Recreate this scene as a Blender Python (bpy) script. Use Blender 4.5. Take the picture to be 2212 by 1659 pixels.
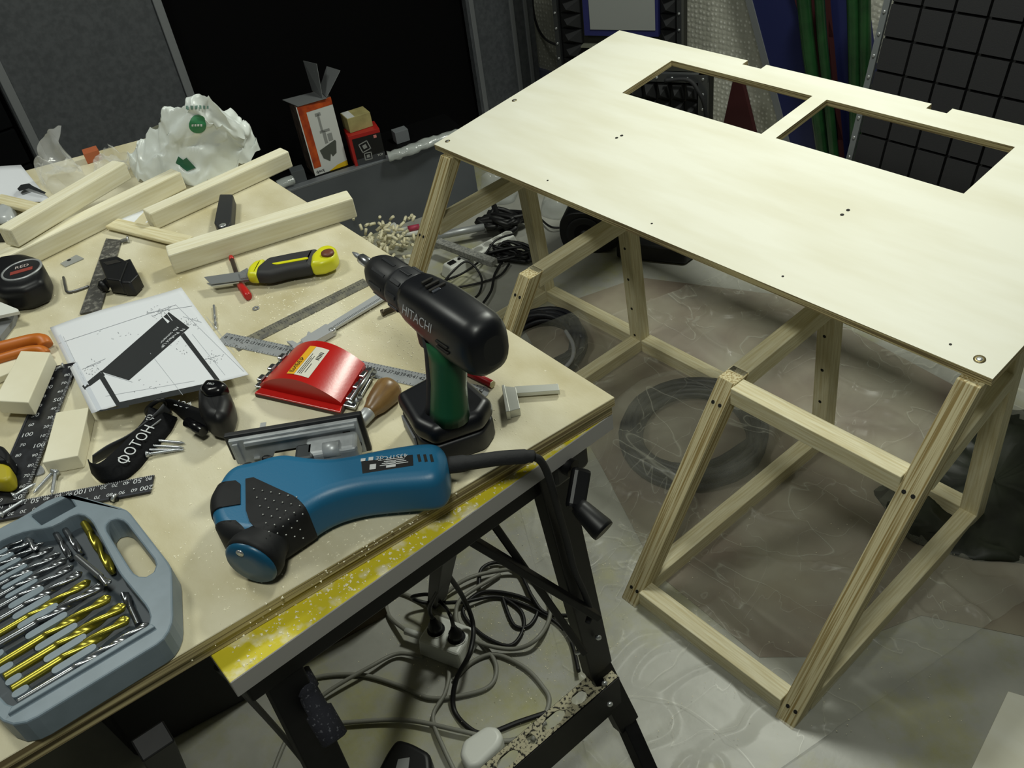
import bpy, bmesh, math, random
from mathutils import Matrix, Vector, Euler, noise
random.seed(7); noise.seed_set(3)
for o in list(bpy.data.objects): bpy.data.objects.remove(o)
SC = bpy.context.scene
COL = SC.collection
# ------------------------------------------------------------------ camera
CAM_LOC = Vector((2.13597, -1.37518, 1.83019))
CAM_ROT = Euler((0.880778, 0.122074, 0.852332), 'XYZ')
FPX = 1932.853
cam = bpy.data.cameras.new('camera'); cam.sensor_fit = 'HORIZONTAL'; cam.sensor_width = 36
cam.lens = FPX / 2212 * 36; cam.clip_start = 0.02; cam.clip_end = 60
camo = bpy.data.objects.new('camera', cam); COL.objects.link(camo)
camo.location = CAM_LOC; camo.rotation_euler = CAM_ROT
SC.camera = camo
# ------------------------------------------------------------------ world, lights, exposure
wd = bpy.data.worlds.new('world'); SC.world = wd; wd.use_nodes = True
wd.node_tree.nodes['Background'].inputs[0].default_value = (0.92, 1.0, 0.86, 1)
wd.node_tree.nodes['Background'].inputs[1].default_value = 0.03
SC.view_settings.view_transform = 'Standard'; SC.view_settings.look = 'None'
SC.view_settings.gamma = 1; SC.view_settings.use_curve_mapping = False
SC.view_settings.exposure = 0.0
def area(name, loc, target, sx, sy, power, color):
    l = bpy.data.lights.new(name, 'AREA'); l.shape = 'RECTANGLE'; l.size = sx; l.size_y = sy
    l.energy = power; l.color = color
    o = bpy.data.objects.new(name, l); COL.objects.link(o); o.location = loc
    o.rotation_euler = (Vector(target) - Vector(loc)).to_track_quat('-Z', 'Y').to_euler()
    return o
area('ceiling_lamp_light', (0.75, 0.85, 2.75), (0.75, 0.6, 0), 0.36, 0.36, 40, (0.965, 1.0, 0.885))
area('ceiling_lamp_light', (0.10, -1.45, 2.75), (0.3, -1.2, 0), 0.36, 0.36, 15, (0.965, 1.0, 0.90))
area('ceiling_lamp_light', (2.05, -1.35, 2.75), (1.6, -1.0, 0), 0.36, 0.36, 17, (0.965, 1.0, 0.90))
# ------------------------------------------------------------------ helpers
CM = CAM_ROT.to_matrix()
def ray(px, py):
    return CM @ Vector(((px - 1106) / FPX, -(py - 829.5) / FPX, -1))
def at(px, py, z=.006):            # world point on the horizontal plane z
    d = ray(px, py); return CAM_LOC + d * ((z - CAM_LOC.z) / d.z)
def atx(px, py, x):
    d = ray(px, py); return CAM_LOC + d * ((x - CAM_LOC.x) / d.x)
def aty(px, py, y):
    d = ray(px, py); return CAM_LOC + d * ((y - CAM_LOC.y) / d.y)
def frame(p0, p1, z=None):    # matrix: origin p0, local x towards p1 (horizontal), z up
    d = p1 - p0; d.z = 0; d.normalize()
    n = Vector((-d.y, d.x, 0))
    M = Matrix(((d.x, n.x, 0, p0.x), (d.y, n.y, 0, p0.y), (0, 0, 1, p0.z), (0, 0, 0, 1)))
    return M
def axes(o, x, y, z):
    return Matrix(((x[0], y[0], z[0], o[0]), (x[1], y[1], z[1], o[1]), (x[2], y[2], z[2], o[2]), (0, 0, 0, 1)))
def along(p0, p1, up=Vector((0, 0, 1))):   # matrix with local x from p0 to p1
    x = (p1 - p0).normalized(); z = (up - x * up.dot(x)).normalized(); y = z.cross(x)
    return axes(p0, x, y, z)
def lin(h):
    h = h.lstrip('#'); r = []
    for i in (0, 2, 4):
        c = int(h[i:i + 2], 16) / 255
        r.append(c / 12.92 if c <= .04045 else ((c + .055) / 1.055) ** 2.4)
    return tuple(r) + (1,)
MATS = {}
def mat(name, col, rough=.6, metal=0., col2=None, scale=20., stretch=None, lo=.35, hi=.65, bump=0., bscale=None, trans=0., alpha=1., spec=.5, coat=0., detail=4, emit=0., sub=0.):
    if name in MATS: return MATS[name]
    m = bpy.data.materials.new(name); m.use_nodes = True
    nt = m.node_tree; b = nt.nodes['Principled BSDF']
    b.inputs['Base Color'].default_value = lin(col); b.inputs['Roughness'].default_value = rough
    b.inputs['Metallic'].default_value = metal; b.inputs['Specular IOR Level'].default_value = spec
    if trans: b.inputs['Transmission Weight'].default_value = trans
    if coat: b.inputs['Coat Weight'].default_value = coat
    if alpha < 1: b.inputs['Alpha'].default_value = alpha
    if emit: b.inputs['Emission Color'].default_value = lin(col); b.inputs['Emission Strength'].default_value = emit
    if col2 or bump:
        tc = nt.nodes.new('ShaderNodeTexCoord'); mp = nt.nodes.new('ShaderNodeMapping')
        nt.links.new(tc.outputs['Object'], mp.inputs['Vector'])
        if stretch: mp.inputs['Scale'].default_value = stretch
        nz = nt.nodes.new('ShaderNodeTexNoise'); nz.inputs['Scale'].default_value = scale; nz.inputs['Detail'].default_value = detail
        nt.links.new(mp.outputs['Vector'], nz.inputs['Vector'])
        if col2:
            cr = nt.nodes.new('ShaderNodeValToRGB'); cr.color_ramp.elements[0].position = lo; cr.color_ramp.elements[1].position = hi
            cr.color_ramp.elements[0].color = lin(col2); cr.color_ramp.elements[1].color = lin(col)
            nt.links.new(nz.outputs['Fac'], cr.inputs['Fac']); nt.links.new(cr.outputs['Color'], b.inputs['Base Color'])
        if bump:
            nb = nz
            if bscale:
                nb = nt.nodes.new('ShaderNodeTexNoise'); nb.inputs['Scale'].default_value = bscale; nb.inputs['Detail'].default_value = 3
                nt.links.new(mp.outputs['Vector'], nb.inputs['Vector'])
            bp = nt.nodes.new('ShaderNodeBump'); bp.inputs['Strength'].default_value = bump; bp.inputs['Distance'].default_value = .002
            nt.links.new(nb.outputs['Fac'], bp.inputs['Height']); nt.links.new(bp.outputs['Normal'], b.inputs['Normal'])
    MATS[name] = m
    return m
def spline(pts, n=8, closed=False):
    P = [Vector(p) for p in pts]; out = []; N = len(P)
    rng = range(N if closed else N - 1)
    for i in rng:
        if closed: a, b, c, d = P[i - 1], P[i], P[(i + 1) % N], P[(i + 2) % N]
        else: a, b, c, d = P[max(i - 1, 0)], P[i], P[i + 1], P[min(i + 2, N - 1)]
        for k in range(n):
            t = k / n
            out.append(.5 * ((2 * b) + (c - a) * t + (2 * a - 5 * b + 4 * c - d) * t * t + (3 * b - a - 3 * c + d) * t ** 3))
    if not closed: out.append(P[-1].copy())
    return out
def resample(poly, step):     # 2D closed polygon -> dense
    out = []; N = len(poly)
    for i in range(N):
        a = Vector(poly[i][:2]); b = Vector(poly[(i + 1) % N][:2]); L = (b - a).length
        k = max(1, int(L / step))
        for j in range(k): out.append(a.lerp(b, j / k))
    return out
def smooth(poly, it=2):
    for _ in range(it):
        N = len(poly); poly = [(poly[i - 1] + poly[i] * 2 + poly[(i + 1) % N]) / 4 for i in range(N)]
    return poly
def offset(poly, d):          # inward offset for a ccw polygon
    N = len(poly); out = []
    for i in range(N):
        a, b, c = poly[i - 1], poly[i], poly[(i + 1) % N]
        e1 = (b - a); e2 = (c - b)
        if e1.length < 1e-9: e1 = e2
        if e2.length < 1e-9: e2 = e1
        n1 = Vector((-e1.y, e1.x)).normalized(); n2 = Vector((-e2.y, e2.x)).normalized()
        n = n1 + n2
        if n.length < 1e-6: n = n1
        n.normalize(); k = max(.5, n.dot(n1)); out.append(b + n * (d / k))
    for _ in range(14):           # collapse flipped edges so the inset never folds over itself
        bad = False
        for i in range(N):
            j = (i + 1) % N
            if (out[j] - out[i]).dot(poly[j] - poly[i]) < -1e-12:
                m_ = (out[i] + out[j]) / 2; out[i] = m_.copy(); out[j] = m_.copy(); bad = True
                out[i - 1] = (out[i - 1] + m_) / 2 * .5 + out[i - 1] * .5; out[(j + 1) % N] = out[(j + 1) % N] * .75 + m_ * .25
        if not bad: break
    return out
def ccw(poly):
    poly = [Vector((p[0], p[1])) for p in poly]
    A = sum(poly[i - 1].x * poly[i].y - poly[i].x * poly[i - 1].y for i in range(len(poly)))
    return poly if A > 0 else poly[::-1]
class B:
    def __init__(s): s.v = []; s.f = []; s.sm = []
    def add(s, vs, fs, M=None, smooth=False):
        k = len(s.v)
        s.v += [(M @ Vector(v)) if M else Vector(v) for v in vs]
        s.f += [tuple(i + k for i in f) for f in fs]; s.sm += [smooth] * len(fs); return s
    def box(s, c, d, M=None, taper=1.):
        x, y, z = d[0] / 2, d[1] / 2, d[2] / 2; t = taper
        vs = [(c[0] + a * x * (t if g > 0 else 1), c[1] + b * y * (t if g > 0 else 1), c[2] + g * z) for a in (-1, 1) for b in (-1, 1) for g in (-1, 1)]
        return s.add(vs, [(0, 1, 3, 2), (4, 6, 7, 5), (0, 4, 5, 1), (2, 3, 7, 6), (0, 2, 6, 4), (1, 5, 7, 3)], M)
    def prism(s, poly, z0, z1, M=None, smooth=False):
        p = ccw(poly); n = len(p)
        vs = [(q.x, q.y, z0) for q in p] + [(q.x, q.y, z1) for q in p]
        s.add(vs, [tuple(range(n))[::-1], tuple(range(n, 2 * n))], M)
        k = len(s.v) - 2 * n
        s.f += [(k + i, k + (i + 1) % n, k + n + (i + 1) % n, k + n + i) for i in range(n)]; s.sm += [smooth] * n
        return s
    def rings(s, R, M=None, caps=True, closed=True, smooth=True):
        n = len(R[0]); k = len(s.v)
        for r in R: s.v += [(M @ Vector(q)) if M else Vector(q) for q in r]
        for j in range(len(R) - 1):
            for i in range(n if closed else n - 1):
                s.f.append((k + j * n + i, k + j * n + (i + 1) % n, k + (j + 1) * n + (i + 1) % n, k + (j + 1) * n + i)); s.sm.append(smooth)
        if caps:
            s.f.append(tuple(k + i for i in range(n))[::-1]); s.f.append(tuple(k + (len(R) - 1) * n + i for i in range(n))); s.sm += [False, False]
        return s
    def pillow(s, poly, z0, z1, r, M=None, n=4, step=.004, sm=2, rb=None):
        p = smooth_poly(poly, step, sm); R = []
        rb = r if rb is None else rb
        for k in range(n + 1):
            a = k / n * math.pi / 2
            q = offset(p, rb * (1 - math.sin(a))); R.append([(c.x, c.y, z0 + rb * (1 - math.cos(a))) for c in q])
        for k in range(n + 1):
            a = (1 - k / n) * math.pi / 2
            q = offset(p, r * (1 - math.sin(a))); R.append([(c.x, c.y, z1 - r * (1 - math.cos(a))) for c in q])
        return s.rings(R, M)
    def tube(s, path, r, n=8, M=None, closed=False, caps=True, flat=1.):
        P = [Vector(p) for p in path]; N = len(P); R = []
        up = Vector((0, 0, 1)); prev = None
        for i in range(N):
            t = (P[(i + 1) % N] - P[i - 1]) if closed else (P[min(i + 1, N - 1)] - P[max(i - 1, 0)])
            if t.length < 1e-9: t = Vector((1, 0, 0))
            t.normalize()
            if prev is None:
                a = up if abs(t.z) < .9 else Vector((1, 0, 0)); x = t.cross(a).normalized()
            else:
                x = prev - t * prev.dot(t); x.normalize()
            prev = x; y = t.cross(x)
            rr = r[i] if isinstance(r, (list, tuple)) else r
            R.append([P[i] + x * (rr * math.cos(2 * math.pi * k / n)) + y * (rr * flat * math.sin(2 * math.pi * k / n)) for k in range(n)])
        if closed: R.append(R[0])
        return s.rings(R, M, caps=caps and not closed)
    def lathe(s, prof, M=None, n=20, caps=True):   # prof: (radius, x) about local x axis
        return s.rings([[(x, r * math.cos(2 * math.pi * k / n), r * math.sin(2 * math.pi * k / n)) for k in range(n)] for r, x in prof], M, caps)
    def lathez(s, prof, M=None, n=20, caps=True):
        return s.rings([[(r * math.cos(2 * math.pi * k / n), r * math.sin(2 * math.pi * k / n), z) for k in range(n)] for r, z in prof], M, caps)
    def grid(s, fn, nu, nv, M=None, smooth=True):
        k = len(s.v)
        for j in range(nv + 1):
            for i in range(nu + 1):
                q = Vector(fn(i / nu, j / nv)); s.v.append(M @ q if M else q)
        for j in range(nv):
            for i in range(nu):
                a = k + j * (nu + 1) + i; s.f.append((a, a + 1, a + nu + 2, a + nu + 1)); s.sm.append(smooth)
        return s
    def text(s, t, size, M, font=None, ax='CENTER', extrude=.0):
        key = (t, ax)
        if key not in TXT:
            c = bpy.data.curves.new('t', 'FONT'); c.body = t; c.size = 1; c.align_x = ax; c.align_y = 'CENTER'; c.resolution_u = 3
            o = bpy.data.objects.new('t', c); me = bpy.data.meshes.new_from_object(o)
            TXT[key] = ([v.co.copy() for v in me.vertices], [tuple(p.vertices) for p in me.polygons])
            bpy.data.objects.remove(o); bpy.data.curves.remove(c); bpy.data.meshes.remove(me)
        vs, fs = TXT[key]
        return s.add([v * size for v in vs], fs, M)
    def build(s, name, m, parent=None, M=None, world=False, bev=0., seg=2, label=None, solid=0., kind=None):
        me = bpy.data.meshes.new(name)
        V = s.v
        if world and parent is not None:
            inv = parent.matrix_basis.inverted(); V = [inv @ v for v in V]
        me.from_pydata([tuple(v) for v in V], [], s.f)
        me.polygons.foreach_set('use_smooth', s.sm)
        me.materials.append(m); me.update()
        o = bpy.data.objects.new(name, me); COL.objects.link(o)
        if parent is not None: o.parent = parent
        if M is not None: o.matrix_basis = M
        if bev:
            bm = o.modifiers.new('bevel', 'BEVEL'); bm.width = bev; bm.segments = seg; bm.limit_method = 'ANGLE'; bm.angle_limit = math.radians(40)
        if solid:
            sm_ = o.modifiers.new('solid', 'SOLIDIFY'); sm_.thickness = solid; sm_.offset = 0
        if label: o['label'] = label
        if kind: o['kind'] = kind
        return o
TXT = {}
def smooth_poly(poly, step, it): return smooth(resample(ccw(poly), step), it)
def thing(name, label, cat, M=None, group=None):
    o = bpy.data.objects.new(name, None); COL.objects.link(o); o.empty_display_size = .05
    if M is not None: o.matrix_basis = M if isinstance(M, Matrix) else Matrix.Translation(M)
    o['label'] = label; o['category'] = cat
    if group: o['group'] = group
    return o
def tag(o, label, cat, group=None, kind=None):
    o['label'] = label; o['category'] = cat
    if group: o['group'] = group
    if kind: o['kind'] = kind
    return o
def struct(o, label=None):
    o['kind'] = 'structure'
    if label: o['label'] = label
    return o
def copy_tree(o, parent=None, M=None, label=None):
    c = o.copy(); COL.objects.link(c); c.parent = parent
    if M is not None: c.matrix_basis = M
    if label: c['label'] = label
    for ch in list(o.children): copy_tree(ch, c)
    return c
def carve(bld, poly, z0, z1, name, m, parent):
    """part of a closed shape inside a plan outline (boolean intersection, baked into a mesh)"""
    a = bld.build('tmp_a', m); b = B().prism(poly, z0, z1).build('tmp_b', m)
    for o in (a, b):
        bm_ = bmesh.new(); bm_.from_mesh(o.data); bmesh.ops.recalc_face_normals(bm_, faces=bm_.faces[:]); bm_.to_mesh(o.data); bm_.free()
    md = a.modifiers.new('cut', 'BOOLEAN'); md.operation = 'INTERSECT'; md.object = b; md.solver = 'EXACT'
    me = bpy.data.meshes.new_from_object(a.evaluated_get(bpy.context.evaluated_depsgraph_get()))
    bpy.data.objects.remove(a); bpy.data.objects.remove(b)
    me.name = name; o = bpy.data.objects.new(name, me); COL.objects.link(o)
    if parent is not None: o.parent = parent; o.matrix_basis = parent.matrix_basis.inverted()
    return o
def bar(name, p0, p1, w, h, m, parent=None, up=Vector((0, 0, 1)), bev=.002, c=(0, 0)):
    """timber from p0 to p1, grain along local x; returns the object"""
    M = along(p0, p1, up); L = (p1 - p0).length
    b = B().box((L / 2, c[0], c[1]), (L, w, h))
    if parent is not None: M = parent.matrix_basis.inverted() @ M
    return b.build(name, m, parent, M, bev=bev)
# ------------------------------------------------------------------ materials
PINE = mat('pine', 'DDD6B6', .62, col2='C8BC92', scale=9, stretch=(1.2, 26, 26), bump=.12)
PINE_G = mat('pine_grain', 'CFC49C', .65, col2='96814F', scale=6, stretch=(.55, 38, 38), lo=.40, hi=.54, bump=.2)
PLYTOP = mat('birch_plywood', 'E9E8DA', .5, col2='DFDCC8', scale=2.2, stretch=(1, 5, 1), lo=.3, hi=.6, bump=.03)
PLYEDGE = mat('plywood_edge', 'C7B98A', .75, col2='7A6A48', scale=3, stretch=(1, 1, 110), lo=.42, hi=.55)
BLACK = mat('black_plastic', '0E0F12', .45, spec=.4)
BLACKR = mat('black_rubber', '17181B', .75, bump=.2, scale=300)
DARKST = mat('black_painted_steel', '060608', .5, col2='0C0C0E', scale=60, spec=.25)
STEEL = mat('steel', 'C4C7C9', .3, .75)
STEELD = mat('brushed_steel', '9A9DA0', .45, .55, col2='84878A', scale=40, stretch=(1, 20, 1))
ALU = mat('aluminium', 'A9ACAE', .42, .5)
WHITE = mat('white_plastic', 'D8DAD4', .4)
GREYP = mat('grey_panel', '4A4D51', .6, col2='3D4044', scale=50, bump=.1)
HOLE = mat('dark_hole', '15130E', .8)

# ------------------------------------------------------------------ the setting
def floor_mat():
    m = bpy.data.materials.new('floor_paint'); m.use_nodes = True; nt = m.node_tree; b = nt.nodes['Principled BSDF']
    tc = nt.nodes.new('ShaderNodeTexCoord')
    def nz(scale, detail=5, rough=.6, st=None):
        n = nt.nodes.new('ShaderNodeTexNoise'); n.inputs['Scale'].default_value = scale; n.inputs['Detail'].default_value = detail; n.inputs['Roughness'].default_value = rough
        mp = nt.nodes.new('ShaderNodeMapping'); nt.links.new(tc.outputs['Object'], mp.inputs['Vector'])
        if st: mp.inputs['Scale'].default_value = st
        nt.links.new(mp.outputs['Vector'], n.inputs['Vector']); return n
    def ramp(src, p0, c0, p1, c1):
        r = nt.nodes.new('ShaderNodeValToRGB'); r.color_ramp.elements[0].position = p0; r.color_ramp.elements[1].position = p1
        r.color_ramp.elements[0].color = c0; r.color_ramp.elements[1].color = c1
        nt.links.new(src, r.inputs['Fac']); return r.outputs['Color']
    def mix(f, a, c):
        n = nt.nodes.new('ShaderNodeMix'); n.data_type = 'RGBA'
        nt.links.new(f, n.inputs[0]); nt.links.new(a, n.inputs[6]); nt.links.new(c, n.inputs[7]); return n.outputs[2]
    base = ramp(nz(3.0).outputs['Fac'], .3, lin('8F8F88'), .7, lin('B4B4AC'))
    dustc = ramp(nz(7).outputs['Fac'], .4, lin('97955F'), .7, lin('B3B07C'))
    dustf = ramp(nz(2.3, 8, .7).outputs['Fac'], .50, (0, 0, 0, 1), .68, (1, 1, 1, 1))
    c = mix(dustf, base, dustc)
    nt.links.new(c, b.inputs['Base Color']); b.inputs['Roughness'].default_value = .42
    bp = nt.nodes.new('ShaderNodeBump'); bp.inputs['Strength'].default_value = .12; bp.inputs['Distance'].default_value = .003
    nt.links.new(nz(60).outputs['Fac'], bp.inputs['Height']); nt.links.new(bp.outputs['Normal'], b.inputs['Normal'])
    return m
struct(B().box((.8, -.2, -.03), (6.4, 5.2, .06)).build('floor', floor_mat()))
BACKY = 1.74
def wallpaper():
    m = bpy.data.materials.new('dotted_wallpaper'); m.use_nodes = True; nt = m.node_tree; b = nt.nodes['Principled BSDF']
    tc = nt.nodes.new('ShaderNodeTexCoord'); v = nt.nodes.new('ShaderNodeTexVoronoi'); v.inputs['Scale'].default_value = 46; v.inputs['Randomness'].default_value = .35
    nt.links.new(tc.outputs['Object'], v.inputs['Vector'])
    r = nt.nodes.new('ShaderNodeValToRGB'); r.color_ramp.elements[0].position = .18; r.color_ramp.elements[1].position = .3
    r.color_ramp.elements[0].color = lin('E4E4DA'); r.color_ramp.elements[1].color = lin('B9B9AC')
    nt.links.new(v.outputs['Distance'], r.inputs['Fac']); nt.links.new(r.outputs['Color'], b.inputs['Base Color'])
    bp = nt.nodes.new('ShaderNodeBump'); bp.inputs['Strength'].default_value = .6; bp.inputs['Distance'].default_value = .004; bp.invert = True
    nt.links.new(v.outputs['Distance'], bp.inputs['Height']); nt.links.new(bp.outputs['Normal'], b.inputs['Normal'])
    b.inputs['Roughness'].default_value = .6
    return m
struct(B().box((.8, BACKY + .05, 1.4), (6.4, .1, 2.8)).build('wall_back', wallpaper()))
WALLD = mat('dark_wall_paint', '030304', .9, spec=.1)
LX = -1.3
struct(B().box((LX - .12, -.62, 1.4), (.2, 4.3, 2.8)).build('wall_left', WALLD))
struct(B().box((-1.55, BACKY - .012, .035), (1.1, .024, .07)).build('baseboard_back', mat('baseboard_blue_grey', '6A6F8C', .5)))

# ------------------------------------------------------------------ trapezoid studio desk
H = .72; SV = .1093; SU = -.004; LEN = 1.68; DEP = .8084; TT = .018
def top(u, v): return Vector((u, v, H + SV * v + SU * u))
desk = thing('studio_desk', 'pale birch plywood studio desk with two cutouts and slanted pine legs', 'desk', Vector((.84, .1, 0)))
def slab_with_holes(outer, holes, zt):
    """plate with rectangular holes: top and bottom faces cut into strips via bmesh"""
    bm = bmesh.new()
    edges = []
    def loop(pts):
        vs = [bm.verts.new((p[0], p[1], 0)) for p in pts]
        for i in range(len(vs)): edges.append(bm.edges.new((vs[i - 1], vs[i])))
    loop(outer)
    for h in holes: loop(h)
    bmesh.ops.triangle_fill(bm, use_beauty=True, use_dissolve=False, edges=edges)
    g = bmesh.ops.extrude_face_region(bm, geom=bm.faces[:])
    for e in g['geom']:
        if isinstance(e, bmesh.types.BMVert): e.co.z = -zt
    bmesh.ops.recalc_face_normals(bm, faces=bm.faces[:])
    bmesh.ops.dissolve_limit(bm, angle_limit=.001, verts=bm.verts[:], edges=bm.edges[:])
    return bm
V1, V2 = .4915, .7136; U = (.3083, .8072, .852, 1.3536)
nu = [at(1603, 141, .8).x, at(1637, 150, .8).x, at(2010, 228, .8).x, at(2047, 240, .8).x]
nd = .026
outer = [(0, 0), (LEN, 0), (LEN, DEP), (nu[3] + .005, DEP), (nu[3] + .005, DEP - nd), (nu[2], DEP - nd), (nu[2], DEP), (nu[1] + .008, DEP), (nu[1] + .008, DEP - nd), (nu[0], DEP - nd), (nu[0], DEP), (0, DEP)]
bm = slab_with_holes(outer, [[(U[0], V1), (U[1], V1), (U[1], V2), (U[0], V2)], [(U[2], V1), (U[3], V1), (U[3], V2), (U[2], V2)]], TT)
me = bpy.data.meshes.new('desktop'); bm.to_mesh(me)
me.materials.append(PLYTOP); me.materials.append(PLYEDGE)
for p in me.polygons:
    if abs(p.normal.z) < .5: p.material_index = 1
bm.free()
xd = Vector((1, 0, SU)).normalized(); yd = Vector((0, 1, SV)); yd = (yd - xd * yd.dot(xd)).normalized()
TOPM = axes(Vector((0, 0, H)), xd, yd, xd.cross(yd))
dt = bpy.data.objects.new('desktop', me); COL.objects.link(dt); dt.parent = desk
dt.matrix_basis = desk.matrix_basis.inverted() @ TOPM
# screws and holes on the desktop
def ontop(px, py):
    d = ray(px, py); n = TOPM.col[2].to_3d(); o = TOPM.translation
    return CAM_LOC + d * ((o - CAM_LOC).dot(n) / d.dot(n))
for px, py, r_ in ((967, 305, .008), (1111, 217, .008), (2116, 776, .011)):
    p = ontop(px, py); s = B().lathez([(r_ * .55, .0006), (r_ * .5, .0016), (r_ * .1, .001)], n=14).build('screw', STEEL, desk, desk.matrix_basis.inverted() @ axes(p, TOPM.col[0].to_3d(), TOPM.col[1].to_3d(), TOPM.col[2].to_3d()))
    B().lathez([(r_, .0003), (r_, .0007), (r_ * .55, .0008)], n=16).build('countersink', mat('bronze_washer', '8A7E5A', .4, .7), s)
for px, py in ((1332, 298), (1343, 293), (1819, 464), (1832, 454), (1183, 390), (1408, 483), (1691, 597), (2053, 744)):
    p = ontop(px, py); r_ = .0045 if px in (1819, 1832, 1332, 1343) else .0028
    B().lathez([(r_, .0002), (r_, .0006)], n=12).build('hole', HOLE, desk, desk.matrix_basis.inverted() @ axes(p, TOPM.col[0].to_3d(), TOPM.col[1].to_3d(), TOPM.col[2].to_3d()))
W = .045
HS = .5208; vf, vt, luF = -.4401, -.009, .051
def front(u, z, du=0): return Vector((u + luF * z + du, vf + (vt - vf) * z / .702, z))
def front_leg(name, u, z1, cut, du=0):
    """slanted leg: front face through front(u..u+W), depth W behind, bottom cut level, top cut at z1"""
    d = (front(u, z1) - front(u, 0)); n = Vector((0, d.z, -d.y)).normalized()   # into the desk
    # level bottom and level top: shear along the leg
    sl = (vt - vf) / .702
    dep = W * math.sqrt(1 + sl * sl)
    vs = []
    for z, off in ((0, 0), (z1, 0)):
        for a, b in ((0, 0), (1, 0), (1, 1), (0, 1)):
            q = front(u, z, du); vs.append(q + Vector((a * W, b * dep, 0)))
    M = along(front(u, 0, du), front(u, z1, du), Vector((0, 1, 0)))
    Mi = M.inverted()
    b_ = B().add([Mi @ v for v in vs], [(0, 3, 2, 1), (4, 5, 6, 7), (0, 1, 5, 4), (1, 2, 6, 5), (2, 3, 7, 6), (3, 0, 4, 7)])
    return b_.build(name, PINE_G, desk, desk.matrix_basis.inverted() @ M, bev=.0015)
uS1 = at(1124.6, 588, HS).x - luF * HS
uL1, uS2, uL2 = .004, 1.1382, 1.5887
front_leg('leg', uL1, .700, 0); front_leg('leg', uL2, .694, 0)
front_leg('leg', uS1, HS, 0); front_leg('leg', uS2, HS, 0)
vV = .318; lv = -.078
uv = {'l': .010, '1': at(1382, 762, 0).x - W, '2': at(1778, 970, 0).x - W, 'r': at(2114, 1129, 0).x - W}
for k, u in uv.items():
    z1 = H + SV * (vV + lv * .72) + SU * u - TT - .003
    bar('leg', Vector((u + W / 2, vV + W / 2, 0)), Vector((u + W / 2, vV + lv * z1 + W / 2, z1)), W, W, PINE, desk, up=Vector((0, 1, 0)))
def rail(p0, p1, w=W, h=W): return bar('rail', Vector(p0), Vector(p1), w, h, PINE, desk)
RZ = HS - .026
def yF(z): return vf + (vt - vf) * z / .702 + W * 1.17
for us, k in ((uL1, 'l'), (uS1, '1'), (uS2, '2'), (uL2, 'r')):
    a = us + luF * RZ + W / 2; b_ = uv[k] + W / 2
    rail((a, yF(RZ) - .004, RZ + .003), (b_, vV + lv * RZ, RZ + .003), W, .046)
    rail((us + W / 2 + .001, yF(.022), .0225), (b_, vV, .0225), W * .98, W)
# cross rails between the legs of each rack bay
for ua, ub in ((uL1, uS1), (uS2, uL2)):
    y0 = yF(.022) - W * .62; rail((ua + W, y0, .0225), (ub, y0, .0225))
y0 = yF(RZ) - W * .62
rail((uS2 + luF * RZ + W, y0, RZ), (uL2 + luF * RZ, y0, RZ))
for ka, kb in (('l', '1'), ('1', '2'), ('2', 'r')):
    rail((uv[ka] + W, vV + W / 2, .0225), (uv[kb], vV + W / 2, .0225))
# screw holes: pairs on front legs, column on the inner rear legs
def hole_at(p, nrm, r_=.0045):
    z = nrm.normalized(); x = Vector((1, 0, 0)); x = (x - z * x.dot(z)).normalized(); y = z.cross(x)
    M = axes(p, x, y, z)
    B().lathez([(r_, -.002), (r_, .0009)], n=12).build('screw_hole', HOLE, desk, desk.matrix_basis.inverted() @ M)
fn = Vector((0, -.702, (vt - vf))).normalized()
for u in (uL1, uS1, uS2, uL2):
    for z, dz in ((.035, .0), (HS - .05 if u in (uS1, uS2) else HS - .03, 0)):
        for a in (.3, .72):
            hole_at(front(u, z) + Vector((a * W, 0, 0)), fn)
for k in ('1', '2'):
    for z in (.06, .17, .285, .40):
        hole_at(Vector((uv[k] + W * .5, vV + lv * z, z)), Vector((0, -1, 0)), .0045)

# ------------------------------------------------------------------ workbench: plywood boards on a folding stand
BZ = 1.0
benchM = Matrix.Translation(at(900, 1100, 0))
c_near = at(1328, 858, BZ); c_left = at(0, 1645, BZ)
ex = (at(590, 390, BZ) - c_near).normalized(); ey = Vector((ex.y, -ex.x, 0))
ey = (c_left - c_near).normalized()
e0, e1 = at(60, 367, BZ), at(340, 292, BZ); fd = (e0 - e1).normalized()      # far edge of the boards
den = ex.x * fd.y - ex.y * fd.x; tt_ = ((e1.x - c_near.x) * fd.y - (e1.y - c_near.y) * fd.x) / den
far = c_near + ex * tt_; fl = far + fd * 1.12; nl = c_near + ey * 1.05
BENCH = mat('dusty_plywood', 'D3CDB4', .75, col2='AFA47C', scale=4.5, stretch=(1, 1.8, 1), lo=.28, hi=.62, bump=.18, bscale=180, detail=9)
def board(name, z0, z1, inset, label, m=BENCH):
    o_ = c_near; pts = [c_near + ex * inset + ey * inset * .6, far + ey * inset, fl, nl + ex * inset]
    M = along(Vector((o_.x, o_.y, z0)), Vector((o_.x, o_.y, z0)) + ex)
    loc = [M.inverted() @ Vector((p.x, p.y, z0)) for p in pts]
    b = B().prism([(p.x, p.y) for p in loc], 0, z1 - z0)
    o = b.build(name, m, None, M, bev=.0008, seg=1)
    o.data.materials.append(PLYEDGE)
    for p in o.data.polygons:
        if abs(p.normal.z) < .5: p.material_index = 1
    return tag(o, label, 'board')
board('plywood_board', BZ - .016, BZ, 0, 'dusty plywood board covered in tools, topmost on the folding workbench')
board('plywood_board', BZ - .033, BZ - .0165, .004, 'lower plywood board lying under the tool covered board')
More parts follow.
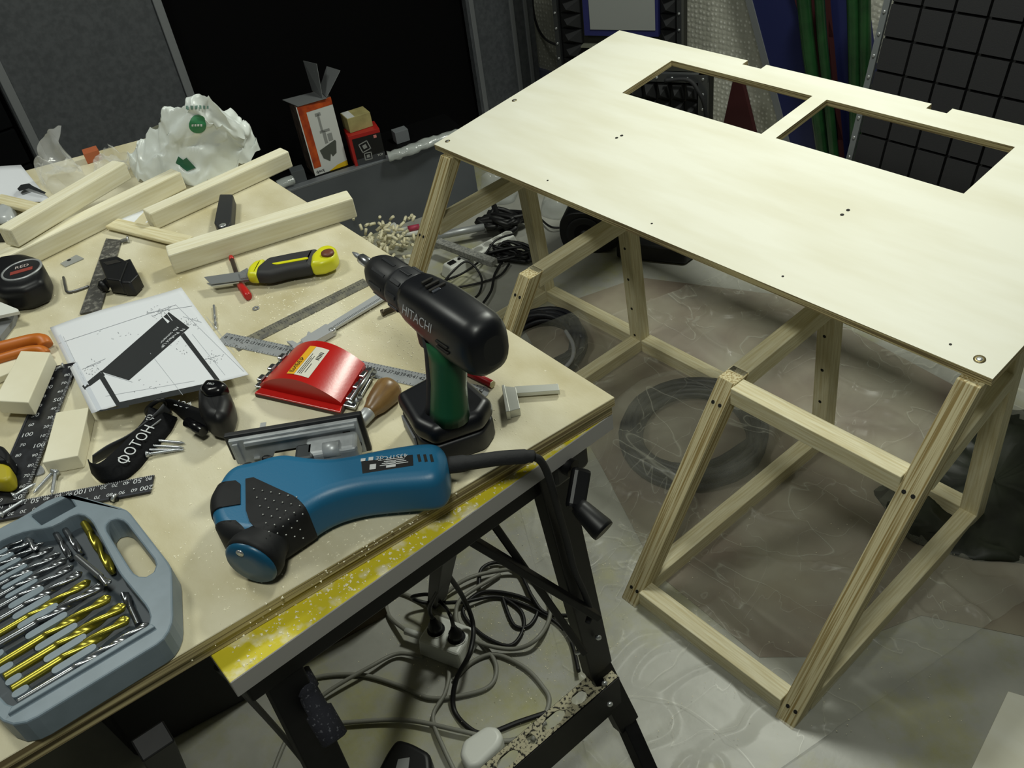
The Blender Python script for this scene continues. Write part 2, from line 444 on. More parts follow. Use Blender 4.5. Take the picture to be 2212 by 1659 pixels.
# ------------------------------------------------------------------ left wall: panels, foam, recess
PX = LX + .035
def wpanel(px0, px1, strips, label, z1=2.0, body=GREYP):
    ys = [atx(*p, PX).y for p in (px0, px1)]
    t = thing('wall_panel', label, 'panel', Vector((LX, sum(ys) / 2, 0)))
    B().box((LX + .0175, sum(ys) / 2, z1 / 2), (.028, ys[1] - ys[0], z1)).build('board', body, t, world=True)
    for a, b in strips:
        y0, y1 = atx(*a, PX).y, atx(*b, PX).y
        B().box((LX + .024, (y0 + y1) / 2, z1 / 2), (.03, y1 - y0, z1)).build('edge_strip', ALU2, t, world=True, bev=.002)
    return t
ALU2 = mat('dull_aluminium', '84878B', .5, .5)
wpanel((36, 258), (366, 108), [((30, 238), (52, 238)), ((357, 80), (376, 80))], 'dark grey wall panel between two aluminium edge strips behind the clear bags')
wpanel((1006, 0), (1150, 0), [((1011, 0), (1021, 0)), ((1098, 0), (1107, 0)), ((1129, 0), (1136, 0))], 'narrow grey wall panel with three aluminium strips beside the dotted wallpaper')
foam = thing('acoustic_foam', 'black acoustic foam tiles on the wall left of the grey panel', 'foam', Vector((LX, -1.05, .6)))
y1 = atx(30, 260, PX).y - .004
for i in range(3):
    for j in range(5):
        B().box((LX + .012, y1 - .085 - i * .17, .45 + j * .13), (.024, .16, .122)).build('foam_tile', mat('black_foam', '060709', .9, spec=.1), foam, world=True, bev=.004)
# low case with a metal edged top in front of the dark recess
LZ = .30
p0 = at(575, 427, LZ); p1 = at(1012, 287, LZ); FM = frame(Vector((p0.x, p0.y, 0)), Vector((p1.x, p1.y, 0))); LL = (p1 - p0).length
case = thing('low_equipment_case', 'low dark grey case with a metal edged black top under the tool boxes', 'case', FM)
B().box((LL / 2, .13, LZ / 2 - .004), (LL, .26, LZ - .008)).build('body', mat('dark_grey_laminate', '55595E', .55, col2='4A4E53', scale=4), case)
B().box((LL / 2, .15, LZ - .004), (LL, .22, .008)).build('top', mat('black_laminate', '050506', .6, spec=.15), case)
B().box((LL / 2, .018, LZ - .004), (LL, .038, .01)).build('edge_trim', mat('grey_trim', '7C8085', .45, .4), case, bev=.002)
def cbox(name, bl, br, tl, hgt, depth, label, cat, m, group=None):
    a = at(*bl, LZ + .001); b = at(*br, LZ + .001)
    M = frame(a, b); Lx = (b - a).length
    t = thing(name, label, cat, M, group)
    B().box((Lx / 2, depth / 2, hgt / 2), (Lx, depth, hgt)).build('carton', m, t, bev=.001)
    return t, Lx
# tall orange and white tool carton
t, Lx = cbox('tool_box', (681, 380), (752, 356), None, .285, .105, 'tall orange and white carton with a drill stand picture', 'box', mat('carton_dark', '5A4A40', .6, col2='2E2622', scale=30))
hh = .285
def patch(t, pts, m, name='print', y=-.0008, lab=None):
    o = B().add([(x, y, z) for x, z in pts], [tuple(range(len(pts)))]).build(name, m, t)
    if lab: o['label'] = lab
    return o
ORA = mat('print_orange', 'C2521B', .5, col2='8E2F12', scale=25); PW = mat('print_white', 'C9CBC8', .5); PG = mat('print_grey', '4B4F49', .5); PG2 = mat('print_mid_grey', '8A8C8A', .5)
PK = mat('print_black', '101012', .5); PR = mat('print_red', 'B02622', .45); PY = mat('print_yellow', 'D8B21E', .5)
patch(t, [(0, 0), (Lx, 0), (Lx, hh), (0, hh)], PW)
patch(t, [(.004, .03), (.034, .03), (.034, hh - .03), (Lx, hh - .03), (Lx, hh), (.004, hh)], ORA, y=-.0014)
patch(t, [(.06, .0), (Lx, .0), (Lx, .022), (.10, .016)], PY, y=-.0012)
bq = B()
def pl(cx, cz, w, h): bq.add([(cx - w / 2, -.002, cz - h / 2), (cx + w / 2, -.002, cz - h / 2), (cx + w / 2, -.002, cz + h / 2), (cx - w / 2, -.002, cz + h / 2)], [(0, 1, 2, 3)])
pl(.075, .235, .022, .012); pl(.075, .20, .008, .07); pl(.085, .165, .04, .010); pl(.08, .14, .012, .05); pl(.10, .135, .018, .03)
bq.build('picture', PG2, t)
B().add([(.045, -.002, .095), (.115, -.002, .118), (.118, -.002, .11), (.108, -.002, .065), (.09, -.002, .055), (.085, -.002, .07), (.075, -.002, .04), (.052, -.002, .06)], [tuple(range(8))]).build('picture', PG, t)
TX = lambda x, z, a=0: Matrix.Translation((x, -.0022, z)) @ Matrix.Rotation(math.radians(90), 4, 'X') @ Matrix.Rotation(a, 4, 'Z')
B().text('kwb', .02, TX(.025, .012, math.pi)).build('lettering', PK, t)
# folded metal bracket on the carton
ztop = LZ + .287
bt = thing('metal_bracket', 'folded dark metal bracket with drilled flaps standing on the tall carton', 'bracket', Vector((at(660, 218, ztop))))
MD = mat('dark_zinc', '85888A', .4, .35)
a, b, c_, d = [at(*q, ztop + .002) for q in ((610, 216), (643, 230), (706, 212), (690, 196))]
B().add([a, b, c_, d], [(0, 1, 2, 3)]).build('base_flap', MD, bt, world=True, solid=.002)
def lift(px, py, base):     # point above base's depth on the pixel ray (same distance from the wall)
    return atx(px, py, base.x)
h0 = lift(697, 211, d + Vector((.01, 0, 0))); h1 = lift(686, 193, d)
fa = [c_ + Vector((-.01, -.012, .003)), d + Vector((-.02, -.02, .003)), atx(655, 131, d.x - .03), atx(684, 138, c_.x - .02)]
B().add(fa, [(0, 1, 2, 3)]).build('flap', MD, bt, world=True, solid=.0018)
fb = [c_ + Vector((0, 0, .003)), d + Vector((.0, .0, .003)), atx(706, 143, d.x - .01), atx(735, 152, c_.x)]
B().add(fb, [(0, 1, 2, 3)]).build('flap', MD, bt, world=True, solid=.0018)
for u_, v_ in ((.35, .38), (.72, .34), (.30, .75)):
    q = fa[0].lerp(fa[1], u_).lerp(fa[3].lerp(fa[2], u_), v_); n_ = (fa[1] - fa[0]).cross(fa[3] - fa[0]).normalized()
    if n_.dot(CAM_LOC - q) < 0: n_ = -n_
    B().lathe([(.0045, .0010), (.0045, .0016)], n=10).build('hole_rim', STEEL, bt, bt.matrix_basis.inverted() @ along(q, q + n_))
# red and black carton with a kraft box on it
t, Lx = cbox('hardware_box', (768, 360), (834, 342), None, .128, .09, 'red and black carton printed with grey squares beside the tall carton', 'box', mat('carton_red', 'A3201C', .45))
patch(t, [(.012, .0), (Lx, .0), (Lx, .113), (.012, .113)], PK)
patch(t, [(.012, .0), (Lx, .0), (Lx, .032), (.012, .026)], mat('print_dim_grey', '3A3C40', .5), y=-.0012)
for cx, cz, s_, an in ((.055, .072, .036, .25), (.06, .03, .028, -.05)):
    bq = B(); M = TX(cx, cz, an)
    for k in range(4):
        Mk = M @ Matrix.Rotation(k * math.pi / 2, 4, 'Z'); bq.box((0, s_ / 2, 0), (s_ + .004, .004, .0004), Mk)
    bq.box((0, 0, 0), (s_ * .45, s_ * .45, .0004), M); bq.build('print', PG2, t)
B().text('TOP', .012, TX(Lx - .02, .022)).build('lettering', PW, t)
patch(t, [(Lx - .03, .096), (Lx - .018, .096), (Lx - .018, .108), (Lx - .03, .108)], mat('print_pink', 'C77A74', .5), y=-.0015)
LZ2 = LZ; LZ = LZ2 + .129
t, Lx = cbox('kraft_box', (757, 288), (806, 272), None, .058, .08, 'small brown kraft box lying on the red and black carton', 'box', mat('kraft', 'A39A66', .7, col2='8E8556', scale=20))
B().box((.018, .04, .0585), (.03, .075, .0008)).build('label_sticker', PW, t)
LZ = LZ2
t, Lx = cbox('small_box', (858, 312), (886, 303), None, .05, .045, 'small dark grey box behind the clear bubble wrap roll', 'box', mat('carton_grey', '6E7276', .5))
t, Lx = cbox('small_box', (636, 398), (664, 390), None, .05, .05, 'small grey translucent box beside the foot of the tall carton', 'box', mat('carton_smoke', '4F5356', .3))
# clear rolls
CLEAR = mat('clear_plastic_film', 'E6EAE8', .12, alpha=.33, spec=.9)
CLEARB = mat('bubble_film', 'C9CFCC', .14, alpha=.5, spec=1., bump=1., scale=55)
def crumple(path, rad, name, label, cat, m, amp=.25, n=18, freq=30, world_base=None, flat=.8):
    P = spline(path, 8); R = []
    b = B()
    for i, p in enumerate(P):
        tt = i / (len(P) - 1); t_ = (P[min(i + 1, len(P) - 1)] - P[max(i - 1, 0)]).normalized()
        x = t_.cross(Vector((0, 0, 1))).normalized(); y = x.cross(t_)
        ring = []
        for k in range(n):
            a = 2 * math.pi * k / n; r_ = (rad(tt) if callable(rad) else rad)
            q = p + x * math.cos(a) * r_ + y * math.sin(a) * r_ * flat
            r2 = 1 + amp * noise.noise(q * freq)
            ring.append(p + x * math.cos(a) * r_ * r2 + y * math.sin(a) * r_ * flat * r2)
        R.append(ring)
    b.rings(R); o = b.build(name, m); return tag(o, label, cat)
crumple([at(838, 338, LZ + .022), at(880, 326, LZ + .026), at(930, 306, LZ + .024), at(1000, 285, LZ + .02)], lambda t: .026 - .006 * t, 'bubble_wrap_roll', 'roll of clear bubble wrap lying along the metal edge of the low case', 'roll', CLEARB, .45, freq=42)
crumple([at(600, 400, LZ + .024), at(615, 394, LZ + .026), at(632, 388, LZ + .024)], .022, 'tape_roll', 'small clear plastic roll on the low case near the timber ends', 'roll', CLEARB, .15)

# ------------------------------------------------------------------ foam lined cases near the back wall
FD = Vector((math.cos(math.radians(26)), math.sin(math.radians(26)), 0)); FN = Vector((FD.y, -FD.x, 0))
FOAMB = mat('pyramid_foam', '17181A', .85); FRAMEB = mat('dark_olive_frame', '1E1F18', .6); BLUE = mat('blue_reveal', '23265C', .45); PANE = mat('grey_pane', '8F9290', .35)
def onp(px, py, P, n):
    d = ray(px, py); return CAM_LOC + d * ((P - CAM_LOC).dot(n) / d.dot(n))
def pyramids(parent, M, x0, x1, z0, z1, nx, nz, dep=.05):
    me = None
    sx, sz = (x1 - x0) / nx, (z1 - z0) / nz
    for i in range(nx):
        for j in range(nz):
            Mo = M @ Matrix.Translation((x0 + (i + .5) * sx, 0, z0 + (j + .5) * sz))
            if me is None:
                o = B().add([(-sx / 2, 0, -sz / 2), (sx / 2, 0, -sz / 2), (sx / 2, 0, sz / 2), (-sx / 2, 0, sz / 2), (0, -dep, 0)], [(0, 1, 4), (1, 2, 4), (2, 3, 4), (3, 0, 4), (3, 2, 1, 0)]).build('foam_pyramid', FOAMB, parent, Mo); me = o.data
            else:
                o = bpy.data.objects.new('foam_pyramid', me); COL.objects.link(o); o.parent = parent; o.matrix_basis = Mo
def foamcase(A, pts):
    pass
A = aty(1204, 130, 1.27)
FMx = axes(Vector((A.x, A.y, 0)), FD, -FN, Vector((0, 0, 1)))
Fi = FMx.inverted()
def fl_(px, py):
    q = Fi @ onp(px, py, A, FN); return q.x, q.z
rack = thing('foam_lined_rack', 'dark rack with pyramid foam sides around a blue rimmed grey window', 'rack', FMx)
ztop_ = 1.25
xs = [fl_(px, 60)[0] for px in (1200, 1209, 1232, 1256, 1268, 1416, 1424, 1464, 1474)]
z97 = fl_(1262, 97)[1]; z70 = fl_(1300, 68)[1]
B().box(((xs[0] + xs[-1]) / 2, .05, ztop_ / 2), (xs[-1] - xs[0], .06, ztop_)).build('cabinet', FRAMEB, rack)
for a_, b_ in ((0, 1), (7, 8)):
    B().box(((xs[a_] + xs[b_]) / 2, .005, ztop_ / 2), (xs[b_] - xs[a_], .04, ztop_)).build('edge_strip', mat('rack_edge', '4C4E50', .4, .7), rack)
    for z in [z97 - .12 + .065 * k for k in range(9)]:
        B().lathez([(.006, 0), (.004, .004)], n=8).build('rivet', STEEL, rack, Matrix.Translation(((xs[a_] + xs[b_]) / 2, -.016, z)) @ Matrix.Rotation(math.pi / 2, 4, 'X'))
hp = .064
pyramids(rack, Matrix.Translation((0, .018, 0)), xs[1], xs[3], z97 - 5 * hp, z97 + 6 * hp, 1, 11, .055)
pyramids(rack, Matrix.Translation((0, .018, 0)), xs[6], xs[7], z97 - 5 * hp, z97 + 6 * hp, 1, 11, .055)
wx0, wx1 = xs[4] + .005, xs[5]
B().box(((wx0 + wx1) / 2, .006, (z70 + ztop_) / 2), (wx1 - wx0 + .03, .03, ztop_ - z70 + .03)).build('window_rim', BLUE, rack)
B().box(((wx0 + wx1) / 2 + .008, .002, (z70 + ztop_) / 2 + .012), (wx1 - wx0 - .012, .03, ztop_ - z70)).build('window_pane', PANE, rack)
B().box(((xs[3] + xs[6]) / 2, .0, z97), (xs[6] - xs[3], .05, .006)).build('ledge', mat('ledge_metal', '8C8E80', .4, .6), rack)
pyramids(rack, Matrix.Translation((0, .018, 0)), xs[3], xs[6], z97 - 3 * hp, z97 - .01, 3, 3, .055)
# lower foam crate
A = aty(1530, 265, 1.28); FMx = axes(Vector((A.x, A.y, 0)), FD, -FN, Vector((0, 0, 1))); Fi = FMx.inverted()
crate = thing('foam_lined_crate', 'low riveted crate lined with black pyramid foam behind the desk cutout', 'crate', FMx)
xr = fl_(1530, 200)[0]; xl = fl_(1330, 200)[0]; zt_ = fl_(1480, 158)[1]
B().box(((xl + xr) / 2, .05, zt_ / 2), (xr - xl, .08, zt_)).build('body', FRAMEB, crate)
ex_ = mat('crate_edge', '6A6D70', .35, .8)
B().box(((xl + xr) / 2, .002, zt_ - .016), (xr - xl, .03, .032)).build('edge_strip', ex_, crate)
B().box((xr - .018, .002, zt_ / 2), (.036, .032, zt_)).build('edge_strip', ex_, crate)
for k in range(7):
    B().lathez([(.006, 0), (.004, .004)], n=8).build('rivet', STEEL, crate, Matrix.Translation((xr - .018 - .06 * k, -.013, zt_ - .016)) @ Matrix.Rotation(math.pi / 2, 4, 'X'))
    if k: B().lathez([(.006, 0), (.004, .004)], n=8).build('rivet', STEEL, crate, Matrix.Translation((xr - .018, -.013, zt_ - .016 - .06 * k)) @ Matrix.Rotation(math.pi / 2, 4, 'X'))
pyramids(crate, Matrix.Translation((0, .012, 0)), xl, xr - .036, zt_ - .032 - 4 * .08, zt_ - .032, 6, 4, .06)
# cables on the back wall
cb = B().tube(spline([aty(1149, -40, 1.72), aty(1152, 20, 1.72), aty(1162, 60, 1.70), aty(1180, 86, 1.6), aty(1206, 98, 1.34)], 6), .006, 8).build('wall_cable', BLACKR)
tag(cb, 'black cable hanging on the dotted wallpaper beside the foam rack', 'cable')
cb = B().tube(spline([onp(1440, 168, A, FN) + FN * .03, onp(1490, 166, A, FN) + FN * .03, onp(1515, 190, A, FN) + FN * .04, onp(1528, 225, A, FN) + FN * .04, onp(1535, 300, A, FN) + FN * .04], 6), .008, 8).build('crate_cable', BLACKR)
tag(cb, 'black cable looped over the riveted foam crate', 'cable')

# leaning boards, tubes and tile foam by the back wall
def plate(name, quad, y, th, m, label, cat):
    P = [aty(*q, y) for q in quad]; c0 = sum(P, Vector()) / 4
    t = thing(name, label, cat, Vector((c0.x, y, min(p.z for p in P))))
    B().add([p for p in P] + [p + Vector((0, th, 0)) for p in P], [(0, 1, 2, 3), (7, 6, 5, 4), (0, 4, 5, 1), (1, 5, 6, 2), (2, 6, 7, 3), (3, 7, 4, 0)]).build('board', m, t, world=True)
    return t
def ground(quad_bottom, y):   # pixel row where plane y meets the floor, following the line through two pixels
    (x0, y0), (x1, y1_) = quad_bottom
    lo, hi = 0, 6
    for _ in range(40):
        mid = (lo + hi) / 2; p = aty(x0 + (x1 - x0) * mid, y0 + (y1_ - y0) * mid, y)
        if p.z > 0: lo = mid
        else: hi = mid
    return (x0 + (x1 - x0) * lo, y0 + (y1_ - y0) * lo)
by = 1.655
g0 = ground(((1624, 0), (1660, 136)), by); g1 = ground(((1900, 0), (1905, 100)), by)
bb = plate('blue_board', [(1560, -240), (1840, -200), g1, g0], by, .03, mat('dark_blue_board', '1D2350', .5), 'dark blue board with a grey edge leaning on the dotted wallpaper', 'board')
g2 = ground(((1610, 0), (1646, 136)), by)
P = [aty(*q, by - .004) for q in ((1546, -240), (1560, -240), g0, g2)]
B().add(P + [p + Vector((0, .035, 0)) for p in P], [(0, 1, 2, 3), (7, 6, 5, 4), (0, 4, 5, 1), (1, 5, 6, 2), (2, 6, 7, 3), (3, 7, 4, 0)]).build('edge_strip', mat('grey_edging', '6F7274', .5), bb, world=True)
y_ = 1.71
plate('red_panel', [(1588, 150), (1596, 150), ground(((1592, 170), (1628, 290)), y_), ground(((1590, 170), (1562, 275)), y_)], y_, .02, mat('dark_red_panel', '3A0D10', .7), 'narrow dark red wedge standing on the floor behind the foam crate', 'panel')
y_ = 1.63
plate('red_panel', [(1705, -40), (1790, -40), ground(((1790, 0), (1790, 100)), y_), ground(((1735, 0), (1775, 170)), y_)], y_, .012, mat('dark_red_panel', '3A0D10', .7), 'dark red board standing behind the green plastic tubes', 'panel')
GRN = mat('green_plastic_tube', '1E4423', .25, spec=.7, col2='16331B', scale=12)
for i, (q0, q1, q2, r_) in enumerate((((1733, -40), (1744, 80), (1757, 175), .026), ((1768, -40), (1776, 80), (1786, 180), .018), ((1843, -40), (1846, 80), (1848, 190), .024), ((1868, -40), (1869, 80), (1870, 190), .02))):
    y_ = 1.575 - .01 * i
    g = ground((q1, q2), y_)
    o = B().tube(spline([aty(*q, y_) for q in (q0, q1, q2)] + [aty(*g, y_)], 5), r_, 12).build('green_tube', GRN)
    tag(o, ('thick green tube standing beside the dark red board', 'slim green tube standing in front of the dark red board', 'thick green tube standing between the blue board and tile foam', 'slim green tube standing along the clear strip of the tile foam')[i], 'tube')
# leaning tile foam panel
PO = aty(1872, 186, 1.46); up = Vector((0, .22, 1)).normalized(); nrm = Vector((1, 0, 0)).cross(up)
TM = axes(PO, Vector((1, 0, 0)), -nrm, up)
def tp(px, py):
    d = ray(px, py); q = CAM_LOC + d * ((PO - CAM_LOC).dot(nrm) / d.dot(nrm)); q = TM.inverted() @ q; return q.x, q.z
x1_, z1_ = tp(1890, 145); x2_, z2_ = tp(1905, 86)
ts = abs(tp(1950, 160)[0] - tp(1890, 145)[0]); tz = abs(z2_ - z1_)
zfloor = -PO.z / up.z
TMb = TM @ Matrix.Translation((0, 0, zfloor))
tf = thing('tile_foam_panel', 'large dark panel of square foam tiles leaning behind the desk', 'panel', TMb)
ts = .108; tz = .108
xo = tp(1893, 150)[0]; zo = tp(1893, 150)[1] - zfloor
nzd = int(zo / tz)
B().box((xo + 4.5 * ts + .02, .02, .45), (9 * ts + .04, .03, .9)).build('backing', mat('tile_backing', '060607', .9), tf)
me = None
for i in range(9):
    for j in range(-nzd, 4):
        M = Matrix.Translation((xo + (i + .5) * ts, -.004, zo + (j + .5) * tz))
        if me is None: o = B().box((0, 0, 0), (ts - .009, .02, tz - .009)).build('foam_tile', mat('tile_foam', '1D1D20', .85, bump=.2, scale=200), tf, M, bev=.002); me = o.data
        else:
            o = bpy.data.objects.new('foam_tile', me); COL.objects.link(o); o.parent = tf; o.matrix_basis = M
B().box((xo - .012, -.012, .45), (.022, .012, .92)).build('clear_strip', mat('strip_plastic', '6A6E70', .2, spec=.9), tf)
for k in range(12):
    B().lathez([(.007, 0), (.004, .004)], n=8).build('rivet', STEEL, tf, Matrix.Translation((xo - .012, -.018, .06 + .07 * k)) @ Matrix.Rotation(math.pi / 2, 4, 'X'))
# ------------------------------------------------------------------ things on the floor
def fpoly(pts, z): return [at(*q, z) for q in pts]
sheet = B().prism([(p.x, p.y) for p in fpoly(((1120, 690), (1380, 600), (1700, 640), (2110, 860), (2330, 1000), (2330, 1400), (1990, 1330), (1760, 1420), (1640, 1420), (1420, 1240), (1300, 1010)), 0)], .0005, .002)
BRN = mat('brown_cover', '7D7064', .6, col2='958E7C', scale=3.5, lo=.35, hi=.62, detail=8)
tag(sheet.build('floor_cover', BRN), 'brownish cover sheet spread on the floor under the desk', 'sheet')
CNT = [0]
def cable(pts, r_, m, name, label, z=None, n=8, closed=False, group=None, nn=8):
    CNT[0] += 1; dz = (CNT[0] % 3) * .009
    P = [p if isinstance(p, Vector) else at(p[0], p[1], p[2] if len(p) > 2 else r_ + dz * (.25 + .75 * abs(math.sin(k * 1.3)))) for k, p in enumerate(pts)]
    o = B().tube(spline(P, n, closed), r_, nn, closed=closed).build(name, m)
    return tag(o, label, 'cable', group)
def coil(cx, cy, rx, ry, loops, r_, m, name, label, seed, zh=.05):
    random.seed(seed); c0 = at(cx, cy, 0); pts = []
    a = (at(cx + rx, cy, 0) - c0).length; b_ = (at(cx, cy + ry, 0) - c0).length
    ax = (at(cx + rx, cy, 0) - c0).normalized(); ay = Vector((-ax.y, ax.x, 0))
    for L_ in range(loops):
        k = random.uniform(.80, 1.04); dx = random.uniform(-.06, .06); dy = random.uniform(-.06, .06); z0 = random.uniform(r_ + .003, zh)
        for i in range(10):
            an = 2 * math.pi * i / 10
            pts.append(c0 + ax * (a * k * math.cos(an) + dx * a) + ay * (b_ * k * math.sin(an) + dy * b_) + Vector((0, 0, z0 + .006 * math.sin(an * 2 + L_))))
    return tag(B().tube(spline(pts, 3), r_, 6).build(name, m), label, 'cable')
CAB = mat('blue_grey_cable', '17181F', .5, col2='262831', scale=9)
coil(1496, 945, 148, 112, 22, .010, CAB, 'cable_coil', 'large coil of dark cable under clear film between the desk legs', 3)
coil(1165, 760, 95, 75, 18, .010, CAB, 'cable_coil', 'coil of dark cable with a grey hose under film beside the bench corner', 5)
cable([(1222, 715, .07), (1238, 745, .072), (1236, 775, .07), (1215, 800, .06)], .007, mat('light_grey_hose', '8F9092', .4), 'grey_hose', 'short light grey hose on the coil beside the bench corner')
# clear film over the floor
FILM = bpy.data.materials.new('clear_floor_film'); FILM.use_nodes = True
nt = FILM.node_tree; pb = nt.nodes['Principled BSDF']; pb.inputs['Base Color'].default_value = lin('DADACB'); pb.inputs['Roughness'].default_value = .34
pb.inputs['Specular IOR Level'].default_value = .8
tc = nt.nodes.new('ShaderNodeTexCoord'); nz_ = nt.nodes.new('ShaderNodeTexNoise'); nz_.inputs['Scale'].default_value = 3.2; nz_.inputs['Detail'].default_value = 9; nz_.inputs['Distortion'].default_value = 1.2
nt.links.new(tc.outputs['Object'], nz_.inputs['Vector'])
mr = nt.nodes.new('ShaderNodeMapRange'); mr.inputs[1].default_value = .35; mr.inputs[2].default_value = .72; mr.inputs[3].default_value = .03; mr.inputs[4].default_value = .30
nt.links.new(nz_.outputs['Fac'], mr.inputs[0])
def crease(scale, st, wdt, seed):
    mp = nt.nodes.new('ShaderNodeMapping'); mp.inputs['Scale'].default_value = st; mp.inputs['Location'].default_value = (seed, seed, 0); mp.inputs['Rotation'].default_value = (0, 0, seed)
    nt.links.new(tc.outputs['Object'], mp.inputs['Vector'])
    n_ = nt.nodes.new('ShaderNodeTexNoise'); n_.inputs['Scale'].default_value = scale; n_.inputs['Detail'].default_value = 3; n_.inputs['Distortion'].default_value = .6
    nt.links.new(mp.outputs['Vector'], n_.inputs['Vector'])
    r_ = nt.nodes.new('ShaderNodeValToRGB'); e = r_.color_ramp.elements; e[0].position = .5 - wdt; e[0].color = (0, 0, 0, 1); e[1].position = .5 + wdt; e[1].color = (0, 0, 0, 1)
    m_ = r_.color_ramp.elements.new(.5); m_.color = (1, 1, 1, 1)
    nt.links.new(n_.outputs['Fac'], r_.inputs['Fac']); return r_.outputs['Color']
acc = mr.outputs[0]
for sc_, st_, wd_, sd_, k_ in ((1.6, (1, 2.4, 1), .005, .4, .26), (2.6, (2.2, 1, 1), .004, 1.3, .2)):
    mu = nt.nodes.new('ShaderNodeMath'); mu.operation = 'MULTIPLY_ADD'; mu.inputs[1].default_value = k_
    nt.links.new(crease(sc_, st_, wd_, sd_), mu.inputs[0]); nt.links.new(acc, mu.inputs[2]); acc = mu.outputs[0]
nt.links.new(acc, pb.inputs['Alpha'])
F0, F1, F2, F3 = [at(*q, 0) for q in ((1040, 790), (1700, 540), (2560, 1060), (1340, 1900))]
coilc = [(at(1496, 945, 0), .25), (at(1165, 760, 0), .2)]
def filmf(u, v):
    p = F0.lerp(F1, v).lerp(F3.lerp(F2, v), u)
    z = .0045 + .008 * max(0, noise.noise(Vector((p.x * 5, p.y * 9, 1)))) + .010 * max(0, 1 - abs(noise.noise(Vector((p.x * 3.2, p.y * 6, 7)))) * 12) + .008 * max(0, 1 - abs(noise.noise(Vector((p.x * 9, p.y * 5, 3)))) * 14)
    for c0, r0 in coilc:
        d = (Vector((p.x, p.y, 0)) - c0).length
        z = max(z, .075 * max(0, min(1, (r0 * 1.15 - d) / (.25 * r0))) + z * .3)
    return (p.x, p.y, z)
fo = B().grid(filmf, 240, 240).build('plastic_film', FILM)
tag(fo, 'crumpled clear plastic film spread over the floor under the desk', 'film')
# power strip beside the desk
def power_strip(M, Ls, w, h, ns, label, sw=True, name='power_strip'):
    t = thing(name, label, 'power strip', M)
    B().box((Ls / 2, 0, h / 2), (Ls, w, h), taper=.9).build('body', WHITE, t, bev=.008, seg=3)
    for k in range(ns):
        x = (Ls * .28 if sw else 0) + (k + .5) * (Ls * (.7 if sw else 1.) / ns)
        s_ = B().lathez([(.021, h + .0002), (.021, h + .002), (.017, h + .002), (.017, h - .004)], n=18, caps=False).build('socket', mat('socket_grey', 'B9BAB4', .5), t, Matrix.Translation((x, 0, 0)))
        B().lathez([(.017, h + .0004), (.017, h + .0008)], n=16).build('recess', mat('socket_shade', '8E8F89', .6), s_)
    if sw:
        B().box((Ls * .12, 0, h + .002), (.03, .022, .006)).build('switch', BLACK, t, bev=.001)
        B().lathez([(.007, h), (.006, h + .004)], n=10).build('breaker_button', BLACK, t, Matrix.Translation((Ls * .22, 0, 0)))
    return t
power_strip(frame(at(962, 602, 0), at(1112, 522, 0)), (at(1112, 522, 0) - at(962, 602, 0)).length, .062, .05, 5, 'white power strip on the floor beside the left front desk leg')
BK = mat('black_power_cable', '0D0D0F', .5)
cable([(1128, 530, .05), (1100, 545), (1070, 590), (1060, 630), (1030, 668), (1000, 672), (980, 655, .01)], .005, BK, 'black_power_cable', 'thin black cord curving on the floor beside the desk leg')
cable([(935, 640), (975, 590, .06), (1010, 565, .07), (1040, 600, .03), (1030, 640), (985, 650), (955, 620), (965, 605, .05), (1000, 590, .06), (1040, 560, .05), (1070, 520, .07), (1110, 505, .08)], .0042, BK, 'black_power_cable', 'thin black cord looped over the white power strip')
cable([(925, 660), (960, 630), (1040, 610), (1080, 595), (1100, 570)], .0042, BK, 'black_power_cable', 'thin black cord running behind the looped cord by the power strip')
random.seed(11)
def bundle(px, py, w, h, z, n, r_, name, label, seed):
    random.seed(seed); c0 = at(px, py, z); ax = (at(px + 40, py + 6, z) - c0).normalized(); ay = Vector((-ax.y, ax.x, 0)); pts = []
    for i in range(n):
        s_ = 1 if i % 2 else -1
        pts.append(c0 + ax * (s_ * w * random.uniform(.55, 1)) + ay * random.uniform(-h, h) + Vector((0, 0, random.uniform(-.6, 1) * min(z - r_, .035))))
        pts.append(c0 + ax * (s_ * w * random.uniform(.1, .5)) + ay * random.uniform(-h, h) * 1.2 + Vector((0, 0, random.uniform(-.5, 1) * min(z - r_, .035))))
    return tag(B().tube(spline(pts, 5), r_, 6).build(name, m_ := BK), label, 'cable')
bundle(1105, 548, .10, .05, .03, 16, .0065, 'cable_bundle', 'tied bundle of black cable lying beside the white power strip', 4)
bundle(1085, 478, .09, .07, .05, 18, .011, 'cable_bundle', 'thick dark tangle of cables and plugs behind the power strip', 6)
cable([(1165, 470, .01), (1190, 490), (1222, 490, .02), (1240, 480, .06)], .0045, BK, 'black_power_cable', 'thin black cord running towards the loudspeaker on the floor')
# square bar and aluminium tube
p0, p1 = at(945, 523, .07), at(1068, 568, .07)
tag(bar('grey_bar', p0, p1, .035, .022, mat('dusty_grey_metal', '6E6F6D', .6, col2='A0A09A', scale=120), bev=.001), 'grey flat metal bar resting over the power strip cords', 'bar')
p0, p1 = at(925, 514, .06), at(1046, 490, .06)
tag(B().tube([p0, p1], .015, 14).build('metal_tube', ALU), 'dull aluminium tube lying behind the slanted left desk leg', 'tube')
for k, (a, b_) in enumerate((((846, 502), (905, 490)), ((850, 508), (905, 502)))):
    q0, q1 = at(*a, .012 + .02 * (1 - k)), at(*b_, .012 + .02 * (1 - k))
    t = thing('white_rod', ('white plastic rod wrapped in pink tape beside the desk leg', 'white plastic rod lying below the pink taped rod')[k], 'rod', q0)
    B().tube([q0, q1], .011, 12).build('rod', WHITE, t, world=True)
    if k == 0: B().tube([q0.lerp(q1, .6), q0.lerp(q1, 1.02)], .0125, 12).build('tape', mat('pink_tape', 'B03A55', .5), t, world=True)
